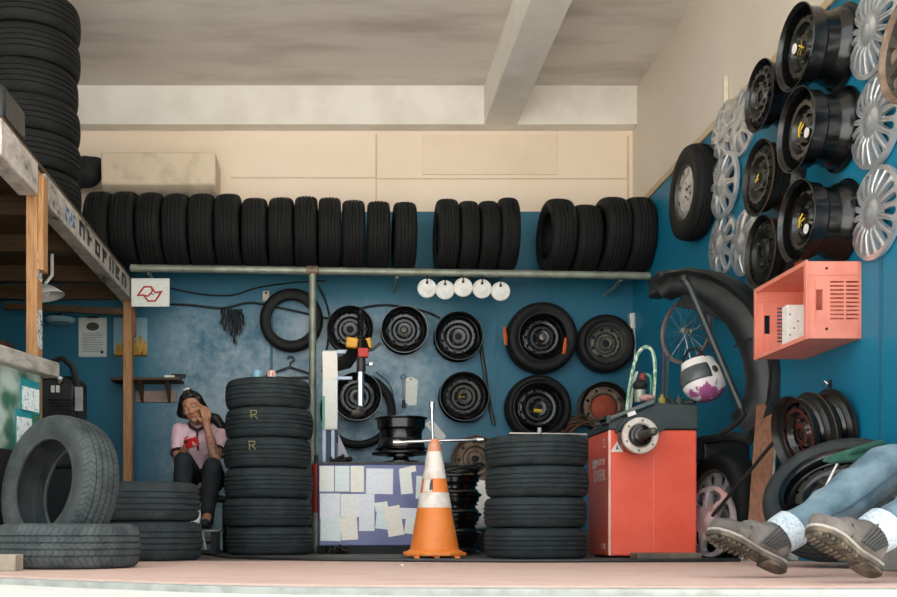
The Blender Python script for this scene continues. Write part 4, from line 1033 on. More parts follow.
part('pot', MB().lathe([(.0001, -.03), (.032, -.03), (.034, .04), (.028, .045), (.0001, .045)], 20, Matrix.Translation(P(640, 402, 6.05)+Vector((0, 0, .03)))), GALV, pt)
part('lid', MB().ell(P(640, 402, 6.05)+Vector((0, 0, .10)), (.045, .045, .035)), BLACKMAT, pt)
part('knob', MB().ell(P(641, 402, 6.05)+Vector((.01, 0, .15)), (.022, .022, .03)), M('dark red knob', '7c2f33', '60262b', .5), pt)
for i, (px, ln, c) in enumerate(((664, 52, '4a3a4e'), (668, 48, '3b4a46'))):
    single('rod', MB().tube([P(px-2, 404, 6.2), P(px, 404-ln, 6.24)], .009, 7), M('rod '+c, c, None, .5), ['thin plum coloured rod standing on the back of the red machine', 'thin dark green rod standing at the back of the red machine'][i], 'rod')
for i, (px, c, lab) in enumerate(((648, 'b58a86', 'pinkish rag lump on the left slope of the red machine tray'), (663, '8f8a3f', 'small olive container on the dark hood of the red machine'),
                                  (671, '23292a', 'black plier jaws on the dark hood of the red machine'), (680, '2c3a35', 'dark green box on the dark hood of the red machine'), (689, '1d1f1f', 'black lump at the right end of the red machine hood'))):
    c0 = P(px, 401.5, 5.95); z0 = .9155 if px > 655 else .937
    if px > 655: z0 = .9145-(.01)*(c0.x-1.90)/.24
    mb = MB()
    if i in (0, 4): mb.ell((c0.x, 5.99, z0+.02), (.04, .03, .022)); mb.ell((c0.x+.02, 5.97, z0+.018), (.025, .03, .018))
    elif i == 2: mb.capsule((c0.x-.02, 5.96, z0+.012), .012, (c0.x+.01, 6.0, z0+.05), .008); mb.capsule((c0.x+.02, 5.96, z0+.012), .012, (c0.x-.01, 6.0, z0+.05), .008)
    else: mb.lathe([(.0001, 0), (.022, 0), (.024, .04), (.012, .046), (.012, .062), (.0001, .062)], 14, Matrix.Translation((c0.x, 5.97, z0)))
    single(['rag', 'bottle', 'pliers', 'jar', 'cloth'][i], mb, M('tray item '+c, c, None, .6), lab, ['rag', 'bottle', 'pliers', 'jar', 'cloth'][i])

# ================================================================== RIGHT WALL
LF = (-1, 0, 0)
def RR(px, py, w, gap=.003):
    X_ = XW-w-gap; Y = X_*F/(px-HX)
    return Vector((X_+w/2, Y, CH+(HY-py)*Y/F))
wheel('tyred wheel with a silver slotted centre, highest tyre on the right wall', RR(682, 193, .155), LF, .318, .15, .185, 'vent', GREYSTEEL, SILVER, 'black')
# silver hubcaps in a column
for px, py, d, st, n in ((725, 134, .020, 'ten', 'top one of the column of three beside the tyred wheel'), (723.5, 185, .048, 'ten', 'middle one of the column of three beside the tyred wheel'), (722, 245, .020, 'ten', 'bottom one of the column of three beside the tyred wheel')):
    p = RW(px, py, d); hubcap('silver ten-spoke hubcap, '+n, p, (-1, -.04, .0), .205, st, 'column of silver hubcaps', random.random())
hubcap('silver hubcap half hidden behind the plain black rim near the ceiling', RW(742, 122, .02), LF, .2, 'nine', 'half hidden hubcaps', .4)
hubcap('silver hubcap half hidden behind the rim with the orange ring', RW(744, 243, .02), LF, .2, 'nine', 'half hidden hubcaps', .9)
single('wall_peg', MB().box(RW(725.5, 90, .018), (.03, .028, .17)), M('cream peg', 'd8ccb8', 'c4b69e', .7), 'small cream upright peg on the wall above the column of hubcaps', 'peg', bevel=.004)
rim('plain black wheel rim hung high on the right wall, above the worn greenish rim', RR(758, 96, .19), LF, .19, .185, 'slot', BLKSTEEL, BLKSTEEL, out=.035)
rim('worn greenish black rim with a rusty edge in the middle of the right wall', RR(757, 178, .18), LF, .205, .175, 'slot', DKSTEEL, DKSTEEL, mark=[[(-.02, .0), (.02, .02)], [(.0, -.02), (.01, .03)]], out=.03, edge=RUSTEDGE)
t, d_ = rim('dull steel rim ringed by an orange hoop, just left of the pink crate', RR(757, 252, .17), LF, .20, .145, 'slot', DKSTEEL, DKSTEEL, out=.03, edge=RUSTEDGE)
part('hoop', MB().lathe([(.207, -.085), (.211, -.085), (.211, -.045), (.207, -.045)], 64, closed=True), M('orange hoop', 'd5602c', 'b94f22', .5), t, world=False, label='orange hoop')
MRK = Y_MARK
for px, py, R, n in ((793, 47.5, .203, 'topmost of three with yellow marks'), (793.5, 130, .203, 'middle of three with yellow marks'), (794, 221.5, .203, 'lowest of three, right above the pink crate')):
    t, d_ = rim('deep glossy black rim, '+n, RR(px, py, .245, .006), LF, R, .235, 'round', BLKSTEEL, mark=MRK, group='deep black rims on the right wall')
    part('sticker', MB().lathe([(.0001, .0), (.024, .0), (.024, -.004)], 14, Matrix.Translation((.0, -.07, .235/2-.030))), WHITEPL, d_, world=False, label='white sticker')
for px, py, n in ((872.5, 30, 'topmost of three big ones at the right edge'), (875, 121, 'middle of the three big ones at the right edge'), (875, 213, 'lowest of the three big ones, right of the deep black rims')):
    hubcap('silver many-spoke hubcap, '+n, RW(px, py, .022), LF, .214, 'twenty', 'big silver hubcaps at right', random.random())
rim('brownish steel rim at the upper right corner, cut by the frame', RR(898, 45, .20), LF, .225, .12, 'alloy', RUSTY, GREYSTEEL)

# pink crate screwed to the wall by its bottom, open to the left
PINK = M('pink red plastic crate', 'e9907c', 'df806b', .55, scale=9, bmp=.05)
ya, yb_ = 4.80, 5.38
xo, xi = XW-.265, XW-.003
z0, z1 = CH+(HY-338.5)*ya/F, CH+(HY-261.5)*ya/F
cr_ = thing('crate', 'pink plastic crate mounted on its side on the blue wall, open to the left', 'crate', (xo+.13, (ya+yb_)/2, z0))
part('bottom_panel', MB().bx(xi-.014, xi, ya, yb_, z0, z1), PINK, cr_)
def slotted(y, t):
    mb = MB(); yy0, yy1 = y-t/2, y+t/2
    H = z1-z0; W = xi-xo; zc = (z0+z1)/2
    # frame around a hand hole and two banks of slots
    u = lambda f: xo+W*f
    mb.bx(u(0), u(.16), yy0, yy1, z0, z1)
    mb.bx(u(.16), u(.28), yy0, yy1, z0, zc-.05); mb.bx(u(.16), u(.28), yy0, yy1, zc+.05, z1)
    mb.bx(u(.28), u(.42), yy0, yy1, z0, z1); mb.bx(u(.67), u(.71), yy0, yy1, z0, z1); mb.bx(u(.95), u(1)-.0145, yy0, yy1, z0, z1)
    for a, b_ in ((.42, .67), (.71, .95)):
        mb.bx(u(a), u(b_), yy0, yy1, z0, z0+H*.23); mb.bx(u(a), u(b_), yy0, yy1, z1-H*.24, z1)
        n = 10; zz0, zz1 = z0+H*.23, z1-H*.24; p = (zz1-zz0)/n
        for i in range(n+1): 
            zc_ = zz0+i*p; mb.bx(u(a), u(b_), yy0, yy1, max(zz0, zc_-p*.27), min(zz1, zc_+p*.27))
    # raised ribs
    mb.bx(u(0), u(1)-.015, yy0-.004, yy0, z1-.066, z1-.060)
    mb.bx(u(.13), u(.135), yy0-.004, yy0, z0+.05, z1-.08)
    return mb
part('end_panel', slotted(ya, .008), PINK, cr_); part('end_panel', slotted(yb_-.004, .008), PINK, cr_)
part('side_panel', MB().bx(xo, xi-.0145, ya+.0045, yb_-.0085, z0, z0+.010), PINK, cr_)
part('side_panel', MB().bx(xo, xi-.0145, ya+.0045, yb_-.0085, z1-.010, z1), PINK, cr_)
mb = MB()
for (a, b_) in ((z0-.005, z0+.016), (z1-.016, z1+.005)): mb.bx(xo-.01, xo-.0005, ya-.012, yb_+.004, a, b_)
mb.bx(xo-.01, xo-.0005, ya-.012, ya+.010, z0+.0165, z1-.0165); mb.bx(xo-.01, xo-.0005, yb_-.016, yb_+.004, z0+.0165, z1-.0165)
part('rim', mb, PINK, cr_, smooth=0)
for zz in (z0+.045, z1-.035): part('screw', MB().lathe([(.0001, 0), (.006, 0), (.006, .004)], 10, Matrix.Translation((xo+.09, ya-.008, zz)) @ Matrix.Rotation(PI/2, 4, 'X')), BLACKPL, cr_)
wbx = thing('white_box', 'white carton standing inside the pink crate', 'box', (XW-.15, 5.2, z0+.011))
part('carton', MB().bx(XW-.215, XW-.07, 5.12, 5.18, z0+.0105, z0+.235), WHITEP, wbx, bevel=.003)
for i in range(4): part('print_dot', MB().box((XW-.20+.02*(i % 3), 5.1192, z0+.08+.035*i), (.008, .001, .008)), M('grey print', '6f6f6f'), wbx)
arch_ = thing('wire_loop', 'thin pale wire lying on top of the pink crate', 'wire', (XW-.1, 5.0, z1+.012))
part('wire', MB().tube([(XW-.15, 4.95, z1+.010), (XW-.12, 4.97, z1+.03), (XW-.07, 5.0, z1+.03), (XW-.02, 5.02, z1+.01)], .005, 6), GALV, arch_)

# fender and strut
fd = thing('fender', 'curved black plastic wheel-arch fender hung in the corner above the helmet', 'fender', P(735, 340, 5.95))
def fY(px): return 6.35-.62*(px-660)/115
path = [(662, 290), (672, 283), (690, 282), (708, 287), (725, 297), (741, 312), (753, 331), (761, 353), (765, 376), (763, 398), (756, 415), (744, 428)]
pp_ = [P(x, y, fY(x)) for x, y in path]
B = (P(760, 350, fY(760))-P(670, 350, fY(670))).normalized(); N0 = B.cross(Vector((0, 0, 1))).normalized()   # N0 faces out of the fender plane
sec = [(-.13, .06), (-.115, .0), (-.10, -.035), (-.04, -.05), (.02, -.035), (.05, -.02), (.085, -.06), (.115, -.03), (.125, .08), (.115, .08), (.10, -.01), (.08, -.035), (.05, .0), (.02, -.012), (-.04, -.03), (-.09, -.02), (-.105, .01), (-.12, .06)]
mb = MB(); vs = []; n_ = len(sec)
for i, p in enumerate(pp_):
    tg_ = (pp_[min(i+1, len(pp_)-1)]-pp_[max(i-1, 0)]).normalized()
    nn = tg_.cross(N0).normalized()
    if nn.dot(P(700, 380, 6)-p) > 0: nn = -nn
    k_ = .55+.45*min(1, i/5)
    for a, b_ in sec: vs.append(p+nn*a*k_+N0*(b_)*(1 if N0.y > 0 else -1))
fs = [(i*n_+j, i*n_+(j+1) % n_, (i+1)*n_+(j+1) % n_, (i+1)*n_+j) for i in range(len(pp_)-1) for j in range(n_)]
fs += [tuple(range(n_))[::-1], tuple((len(pp_)-1)*n_+j for j in range(n_))]
mb.add(vs, fs); part('shell', mb, BLACKPL, fd, smooth=60)
# broad wing panel behind the arch
vs = []; outl = [(690, 284), (715, 288), (740, 300), (760, 320), (775, 350), (782, 390), (778, 425), (766, 440)]
for x, y in outl:
    p = P(x, y, fY(x)-.02); inn = P(x-14, y+22 if y < 380 else y-4, fY(x)+.05)
    vs += [p, inn, inn+Vector((0, .02, 0)), p+Vector((0, .02, 0))]
m = len(outl); fs = []
for i in range(m-1):
    for j in range(4): fs.append((i*4+j, i*4+(j+1) % 4, (i+1)*4+(j+1) % 4, (i+1)*4+j))
fs += [(0, 1, 2, 3), tuple((m-1)*4+j for j in (3, 2, 1, 0))]
part('wing', MB().add(vs, fs), BLACKPL, fd, smooth=50)
part('clip', MB().tube([P(734, 347, 5.80), P(752, 338, 5.78)], .007, 6), BLACKMAT, fd)
part('mount', MB().box(P(661, 285, 6.6), (.10, .25, .14)), BLACKPL, fd, bevel=.02)
st_ = thing('gas_strut', 'slim black strut hanging diagonally from the fender to the bracket', 'strut', P(715, 345, 5.7))
part('tube', MB().tube([P(684, 279, 5.75), P(690, 288, 5.73), P(715, 347, 5.7), P(741, 408, 5.66)], .020, 12), M('satin black tube', '3a3f40', '303535', .35, .4), st_)
part('rod', MB().tube([P(741, 408, 5.66), P(744, 414, 5.66), P(738, 422, 5.7), P(718, 437, 5.9)], .016, 10), BLACKPL, st_)
part('end_joint', MB().ell(P(684, 279, 5.75), (.026, .026, .026)), BLACKPL, st_)
bk_ = thing('bracket_shelf', 'black steel bracket box on the wall right of the red machine', 'bracket', P(708, 448, 6.2))
part('box', MB().bx(P(698, 0, 6.2).x, XW-.001, 6.1, 6.4, P(0, 461, 6.2).z, P(0, 437, 6.2).z), BLACKPL, bk_, bevel=.01)
part('arm', MB().tube([P(706, 440, 6.1), P(735, 436, 5.9), P(750, 440, 5.75)], .028, 8), BLACKPL, bk_)
# bicycle wheel
bw = thing('bicycle_wheel', 'small bicycle wheel rim with spokes hung behind the curved fender', 'bicycle wheel', P(686, 331, 6.75), aim((-.90, -.43, 0), .2))
rb = 33*6.75/F
part('rim', MB().lathe([(rb, -.012), (rb-.004, -.016), (rb-.020, -.010), (rb-.024, 0), (rb-.020, .010), (rb-.004, .016), (rb, .012)], 56, closed=True), M('dull pinkish alloy rim', '9a8580', '7d6f6c', .4, .6), bw, world=False)
part('hub', MB().lathe([(.008, -.045), (.02, -.035), (.02, -.03), (.012, -.025), (.012, .025), (.02, .03), (.02, .035), (.008, .045)], 16, caps=True), GALV, bw, world=False)
for i in range(20):
    a_ = 2*PI*i/20; s_ = 1 if i % 2 else -1
    part('spoke', MB().tube([(.018*math.cos(a_+.6*s_), .018*math.sin(a_+.6*s_), .032*s_), ((rb-.02)*math.cos(a_), (rb-.02)*math.sin(a_), 0)], .0022, 5), CHROME, bw, world=False)
# helmet hanging upside down
def helm_mat():
    m, nt, b = newmat('white helmet with pink flames'); b.inputs['Roughness'].default_value = .3
    tc = nt.nodes.new('ShaderNodeTexCoord'); sp = nt.nodes.new('ShaderNodeSeparateXYZ'); nt.links.new(tc.outputs['Object'], sp.inputs[0])
    f = noise(nt, 17, 4, .6, (1, 1, .4))
    h = math_(nt, 'ADD', math_(nt, 'MULTIPLY', sp.outputs[2], 3.6), math_(nt, 'MULTIPLY', f, 1.25))
    c = ramp(nt, h, [(.0, lin('efeae6')), (.98, lin('efeae6')), (1.0, lin('a8588c'))])
    r = [n_ for n_ in nt.nodes if n_.type == 'VALTORGB'][-1]
    r.color_ramp.elements[0].position = 0; r.color_ramp.elements[1].position = .93; r.color_ramp.elements[2].position = 1.0
    nt.links.new(c, b.inputs['Base Color']); return m
up = Vector((.18, -.30, -.93)).normalized(); fx = Vector((-.90, -.42, .0)); fx = (fx-up*fx.dot(up)).normalized(); fy = up.cross(fx)
q = Matrix((fx, fy, up)).transposed().to_quaternion()
hm = thing('helmet', 'white and pink motorcycle helmet with grey visor hanging upside down', 'helmet', P(703, 381, 6.1), q)
S = Matrix.Diagonal((1.06, .90, 1, 1))
prof = [(.0001, .135)]+[(.135*math.sin(a), .135*math.cos(a)) for a in [PI*i/20 for i in range(1, 15)]]+[(.10, -.125), (.085, -.125), (.09, -.10), (.115, -.05), (.118, .02), (.08, .09), (.0001, .115)]
part('shell', MB().lathe(prof, 40, S), helm_mat(), hm, world=False)
part('padding', MB().lathe([(.088, -.128), (.096, -.122), (.088, -.06), (.07, -.03), (.0001, -.02)], 30, S), BLACKMAT, hm, world=False)
def patch(a0, a1, e0, e1, r, n=14, m=8):
    mb = MB(); vs = []; fs = []
    for i in range(n+1):
        for j in range(m+1):
            a, e = R_(a0+(a1-a0)*i/n), R_(e0+(e1-e0)*j/m)
            vs.append(S @ Vector((r*math.cos(e)*math.cos(a), r*math.cos(e)*math.sin(a), r*math.sin(e))))
    for i in range(n):
        for j in range(m): a = i*(m+1)+j; fs.append((a, a+m+1, a+m+2, a+1))
    return mb.add(vs, fs)
v = part('visor', patch(-72, 72, -32, 12, .139), M('smoked grey visor', '4c5052', '5d6263', .25), hm, world=False); s_ = v.modifiers.new('s', 'SOLIDIFY'); s_.thickness = .004
v = part('chin_guard', patch(-66, 66, -62, -33, .138), WHITEPL, hm, world=False); s_ = v.modifiers.new('s', 'SOLIDIFY'); s_.thickness = .008
for sy in (-1, 1): part('visor_pivot', MB().ell((.02, sy*.128, -.015), (.022, .008, .022)), GREYSTEEL, hm, world=False)
part('strap', MB().tube([(.02, .09, -.12), (.03, .06, -.19), (.03, .0, -.215), (.03, -.06, -.19), (.02, -.09, -.12)], .008, 6), BLACKMAT, hm, world=False)

# ribbed rims leaning out of the wall, hooked on a nail
ax_ = Vector((-1, -.06, -.20)).normalized()
c0 = P(792, 436, 4.98)
t, d_ = rim('black ribbed steel rim nearer the camera, of the pair under the crate', c0-ax_*.055, ax_, .2, .11, 'round', DKSTEEL, BLKSTEEL, group='pair of ribbed rims under the crate')
t, d_ = rim('dark ribbed steel rim behind its twin against the wall under the crate', c0-ax_*.168, ax_, .197, .11, 'round', DKSTEEL, BLKSTEEL, edge=RUSTEDGE, group='pair of ribbed rims under the crate')
nl = thing('wall_hook', 'bent wire hook in the blue wall just above the ribbed rims', 'hook', RW(829, 386, .01))
part('wire', MB().tube([RW(830, 385, .0), RW(827, 384, .05), RW(824, 381, .06), RW(823, 386, .07)], .005, 6), CHROME, nl)
part('plate', MB().box(RW(830, 385, .003), (.004, .03, .05)), DKSTEEL, nl)

# plank, bar, board and wheels by the foot of the wall
pk = thing('plank', 'brown wooden plank leaning on the blue wall beside the ribbed rims', 'plank', P(758, 520, 5.5))
p0, p1 = Vector((2.335, 5.52, .135)), Vector((XW-.03, 5.78, .93)); dv = (p1-p0); u_ = dv.normalized()
wv = Vector((.78, -.55, 0)); wv = (wv-u_*wv.dot(u_)).normalized(); nv = u_.cross(wv)
Xp = Matrix(((wv.x, nv.x, u_.x, p0.x), (wv.y, nv.y, u_.y, p0.y), (wv.z, nv.z, u_.z, p0.z), (0, 0, 0, 1)))
mb = MB(); mb.bx(-.055, .055, -.014, .014, 0, dv.length); mb.v = [tuple(Xp @ Vector(v)) for v in mb.v]
part('board', mb, WOODBR, pk, bevel=.003)
mb = MB(); mb.bx(.0555, .066, -.014, .014, 0, dv.length); mb.v = [tuple(Xp @ Vector(v)) for v in mb.v]
part('edge_strip', mb, WOODG, pk, label='pale sawn edge')
single('block', MB().bx(2.26, 2.40, 5.44, 5.60, 0, .131), WHITEPL, 'white block under the leaning brown plank', 'block', bevel=.006)
single('panel', MB().bx(XW-.025, XW-.003, 5.45, 5.72, .0, .50), M('pale panel', 'c3c3bc', 'aeaea8', .7), 'pale board standing against the wall behind the large leaning tyre', 'board', bevel=.003)
single('pry_bar', MB().tube([P(712, 516, 5.82), P(745, 477, 5.62), P(777, 438, 5.42)], .010, 8), BLACKPL, 'thin black pry bar leaning diagonally across the brown plank', 'pry bar')
a_ = Vector((-.97, -.22, .05)).normalized()
wheel('tyred wheel with a silver alloy centre leaning by the foot of the blue wall', (2.35, 6.06, .318), a_, .315, .19, .21, 'alloy', GREYSTEEL, SILVER)
hubcap('silver seven-spoke wheel cover on the floor beside the red machine', (2.215, 5.90, .217), (-.95, -.30, .03), .21, 'seven', None, .3)
a_ = Vector((-.56, -.52, .64)).normalized()
wheel('large dark tyred wheel leaning on the wall behind the denim legs', (2.215, 4.41, .305*math.sqrt(1-a_.z**2)+.1*a_.z+.003), a_, .305, .20, .225, 'round', BLKSTEEL, BLKSTEEL, 'grey')
gc = thing('cloth', 'dark green cloth draped over the edge of the large leaning tyre', 'cloth', P(842, 458, 4.22))
mb = MB(); 
for (xa, ya_, xb, yb2, r) in ((824, 461, 868, 450, .016), (826, 458, 868, 446, .014), (830, 462, 872, 456, .02), (850, 452, 880, 444, .02)):
    mb.capsule(P(xa, ya_, 4.13), r*.5, P(xb, yb2, 4.16), r)
link('fabric', blobmesh(MB().add([tuple(Vector(v)-gc.location) for v in mb.v], mb.f), 'fabric', M('dark green cloth', '2f6150', '244c40', .85, scale=14, bmp=.3), .007, 5), gc)
single('step', MB().bx(2.19, XW-.003, 2.95, 4.12, 0, .105), M('grey cement step', '8f8f8b', '7a7a76', .8, scale=9, bmp=.25), 'low grey cement step along the right wall under the seated person in jeans', 'step', bevel=.008)
single('stick', MB().tube([P(822, 494, 4.08), P(838, 462, 4.14)], .0045, 6), WHITEPL, 'thin white stick poking up behind the denim leg', 'stick')
# air hose on the floor
hp = []
for i, (px, py) in enumerate(((190, 549), (200, 553), (225, 556.5), (270, 558.5), (330, 559.5), (420, 560.3), (520, 561), (600, 560.8), (690, 560.6), (740, 560.2))):
    Y = (CH-.009)*F/(py-HY); hp.append(Vector(((px-HX)*Y/F, Y, .0095)))
single('air_hose', MB().tube(hp, .009, 8), BLACKPL, 'black air hose lying across the floor in front of the machines', 'hose')
for i, (px, py, s_) in enumerate(((213, 556, .012), (219, 555.6, .010), (402, 566, .008))):
    Y = CH*F/(py-HY); single('scrap', MB().ell(((px-HX)*Y/F, Y, s_*.55), (s_, s_*.8, s_*.55), n=10, h=6), WHITEPL, ['white scrap on the floor below the jack step, left one', 'white scrap on the floor below the jack step, right one', 'white crumb on the red floor in front of the cone'][i], 'scrap')

# ================================================================== PEOPLE
from mathutils import noise as mn
SKIN = M('warm skin', 'b98468', 'a87257', .55, scale=30)
TATT = M('tattooed skin', 'a97a62', '6e5650', .6, scale=55, lo=.5, hi=.62)
HAIR = M('black hair', '120f0f', '1c1716', .4, scale=60, stretch=(1, 1, .15), bmp=.3)
PINKS = M('pale pink shirt', 'e8c6cf', 'dcb6c1', .85, scale=14, bmp=.25)
DARKT = M('dark trim', '3a2028', '2d181f', .8)
LEG = M('dark leggings', '191c20', '202429', .8, scale=12, bmp=.2)
DENIM = M('faded blue denim', '3f5866', '768b94', .85, scale=9, lo=.3, hi=.75, bmp=.4, bscale=140, bdist=.002)
CUFF = M('pale turned-up denim', 'bcc5c9', '93a2ad', .9, scale=120, lo=.4, hi=.65, bmp=.4)
BOOT = M('worn grey brown leather', '4f4943', '716a63', .7, scale=11, lo=.4, hi=.7, bmp=.3, bscale=60)
SOLE = M('dirty rubber sole', '3c362f', '6f6353', .85, scale=26, lo=.4, hi=.66, bmp=.5, bscale=60)
ELAS = M('ribbed elastic', '3d3d3d', '4a4a49', .9, scale=20)

def V(*a): return Vector(a)
# ---- seated woman
hz = 1.0
Wn = thing('person', 'seated woman in a pale pink shirt and dark leggings looking at a red phone', 'person', (-1.0, 7.4, 0))
pel = V(-1.0, 7.56, .56); wai = V(-1.0, 7.50, .70); che = V(-.995, 7.42, .84); nb = V(-1.0, 7.36, .945)
hip = [V(-1.085, 7.54, .55), V(-.925, 7.54, .55)]
knee = [V(-1.075, 7.10, .655), V(-.865, 7.06, .61)]
ank = [V(-1.10, 7.13, .29), V(-.905, 7.10, .27)]
sh = [V(-1.145, 7.39, .895), V(-.845, 7.39, .885)]
elb = [V(-1.135, 7.24, .675), V(-.850, 7.13, .672)]
wri = [V(-1.065, 7.07, .735), V(-.905, 7.10, .885)]
hc = V(-1.030, 7.25, 1.050)
hup = V(-.30, -.10, .93).normalized(); hfw = V(.02, -.86, -.50); hfw = (hfw-hup*hfw.dot(hup)).normalized(); hrt = hfw.cross(hup)   # head axes
Hd = Matrix(((hrt.x, -hfw.x, hup.x), (hrt.y, -hfw.y, hup.y), (hrt.z, -hfw.z, hup.z)))      # local -y is the face
def H(x, y, z): return hc+Hd @ V(x, y, z)
hq = Hd.to_quaternion()
mb = MB()
mb.capsule(pel, .135, wai, .115); mb.capsule(wai, .112, che, .125); mb.capsule(sh[0]*.8+sh[1]*.2, .06, sh[1]*.8+sh[0]*.2, .06); mb.capsule(che, .11, nb, .055)
mb.capsule(nb, .045, H(0, .02, -.07), .045)
mb.ell(H(0, .012, .015), (.074, .092, .105), hq); mb.ell(H(0, -.020, -.045), (.056, .062, .068), hq); mb.ell(H(0, -.052, -.088), (.026, .026, .02), hq)
mb.capsule(H(0, -.078, .010), .008, H(0, -.098, -.030), .0125); mb.ell(H(.013, -.086, -.034), (.009, .01, .007), hq); mb.ell(H(-.013, -.086, -.034), (.009, .01, .007), hq)
for s_ in (-1, 1):
    mb.ell(H(.032*s_, -.070, -.02), (.024, .018, .02), hq); mb.ell(H(.075*s_, .01, -.005), (.010, .020, .030), hq); mb.capsule(H(.016*s_, -.082, .022), .008, H(.045*s_, -.070, .022), .007)
    mb.ell(H(.031*s_, -.0735, .006), (.015, .0095, .010), hq)
for i in (0, 1):
    mb.capsule(sh[i], .050, elb[i], .038); mb.capsule(elb[i], .038, wri[i], .026)
    mb.capsule(hip[i], .085, knee[i], .050); mb.capsule(knee[i], .046, ank[i], .030); mb.capsule(ank[i], .035, ank[i]+V(.0, -.12, -.05), .03)
# hand on the cheek: palm by the jaw, fingers up past the temple
pc = V(-.922, 7.145, .950)
mb.capsule(wri[1], .026, pc, .030); mb.ell(pc+V(.0, .01, .01), (.034, .02, .042))
for i, (dx, L) in enumerate(((-.026, .068), (-.009, .078), (.010, .074), (.028, .058))):
    b0 = pc+V(dx, .005, .030); b1 = b0+V(-.006+dx*.15, .014, L*.55); b2 = b1+V(-.014, .022, L*.45)
    mb.capsule(b0, .0095, b1, .0088, 10, 4); mb.capsule(b1, .0088, b2, .0075, 10, 4)
mb.capsule(pc+V(-.026, 0, -.015), .012, pc+V(-.055, .012, .015), .010, 10, 4); mb.capsule(pc+V(-.055, .012, .015), .010, pc+V(-.066, .030, .042), .008, 10, 4)
# hand holding the phone
ph = P(191.5, 442.5, 7.0)
pc = V(-1.035, 7.035, .765)
mb.capsule(wri[0], .025, pc, .028); mb.ell(pc+V(.008, -.004, .005), (.036, .022, .03))
for i in range(4):
    b0 = pc+V(.030-.004*i, -.012, -.014+.016*i*.8); b1 = b0+V(.030, -.012, .006); b2 = b1+V(.010-.028, -.016, .006)
    mb.capsule(b0, .0095, b1, .0088, 10, 4); mb.capsule(b1, .0088, b2, .0075, 10, 4)
mb.capsule(pc+V(-.02, -.01, .02), .012, pc+V(-.012, -.024, .045), .010, 10, 4); mb.capsule(pc+V(-.012, -.024, .045), .010, pc+V(.006, -.034, .058), .008, 10, 4)
body = blobpart('body', mb, SKIN, Wn, .006, 3)
# face details on the head
def stroke(nm, pts, r, mat): part(nm, MB().tube([H(*p) for p in pts], r, 6, flat=.6), mat, Wn)
for s_ in (-1, 1):
    stroke('eyebrow', [(.014*s_, -.0885, .026), (.030*s_, -.0855, .031), (.048*s_, -.074, .026)], .0035, HAIR)
    stroke('eyelashes', [(.017*s_, -.0835, .001), (.031*s_, -.0835, -.003), (.045*s_, -.0735, .001)], .003, HAIR)
stroke('lips', [(-.021, -.0765, -.060), (-.008, -.0835, -.057), (.008, -.0835, -.057), (.021, -.0765, -.060)], .0055, M('lips', '9a5852', '8a4c48', .5))
# hair
mb = MB()
mb.ell(H(0, .030, .040), (.086, .094, .092), hq); mb.ell(H(0, .060, -.01), (.082, .062, .09), hq)
for s_ in (-1, 1): mb.capsule(H(.070*s_, -.015, .055), .024, H(.080*s_, .035, -.03), .022)
mb.capsule(H(-.03, -.045, .088), .022, H(.03, -.045, .088), .022)
mb.capsule(H(.01, .06, .118), .03, H(.02, .09, .13), .036)
pts = [H(.02, .095, .125), H(.07, .13, .09), H(.12, .12, .0), V(-.875, 7.34, .985), V(-.835, 7.35, .93), V(-.815, 7.36, .88)]
for (p, q2), r in zip(zip(pts, pts[1:]), (.036, .042, .042, .038, .032)): mb.capsule(p, r, q2, r*.92)
hair = blobpart('hair', mb, HAIR, Wn, .007, 3)
xt = MB().tube([H(-.012, .045, .145), H(.012, .04, .150), H(.034, .05, .146)], .008, 8); part('hair_tie', xt, WHITEPL, Wn, label='white hair tie')
# shirt
mb = MB()
mb.capsule(pel+V(0, -.015, .02), .140, wai, .128); mb.capsule(wai, .126, che, .140); mb.capsule(sh[0]*.83+sh[1]*.17, .070, sh[1]*.83+sh[0]*.17, .070); mb.capsule(che, .128, nb+V(0, .01, -.035), .075)
for i in (0, 1): mb.capsule(sh[i], .066, sh[i]*.42+elb[i]*.58, .060)
def wr_(f, a): return lambda co, n: n*(mn.noise(co*f)*a+mn.noise(co*f*2.3)*a*.5)
shirt = blobpart('shirt', mb, PINKS, Wn, .009, 3, wr_(16, .006))
for i in (0, 1):
    d = (elb[i]-sh[i]).normalized(); c = sh[i]*.40+elb[i]*.60
    part('sleeve_trim', MB().lathe([(.061, -.008), (.0635, 0), (.061, .008), (.05, .008), (.05, -.008)], 24, Matrix.Translation(c+d*.045) @ aim(d).to_matrix().to_4x4(), closed=True), DARKT, shirt)
part('collar', MB().tube([nb+V(-.075, .0, .005), nb+V(-.055, -.075, -.02), nb+V(0, -.105, -.055), nb+V(.055, -.075, -.02), nb+V(.075, .0, .005), nb+V(.04, .06, .02), nb+V(-.04, .06, .02)], .013, 8, closed=True), DARKT, shirt)
part('placket', MB().tube([nb+V(0, -.108, -.06), nb+V(0, -.105, -.12), nb+V(0.005, -.09, -.20)], .009, 6, flat=.4), DARKT, shirt)
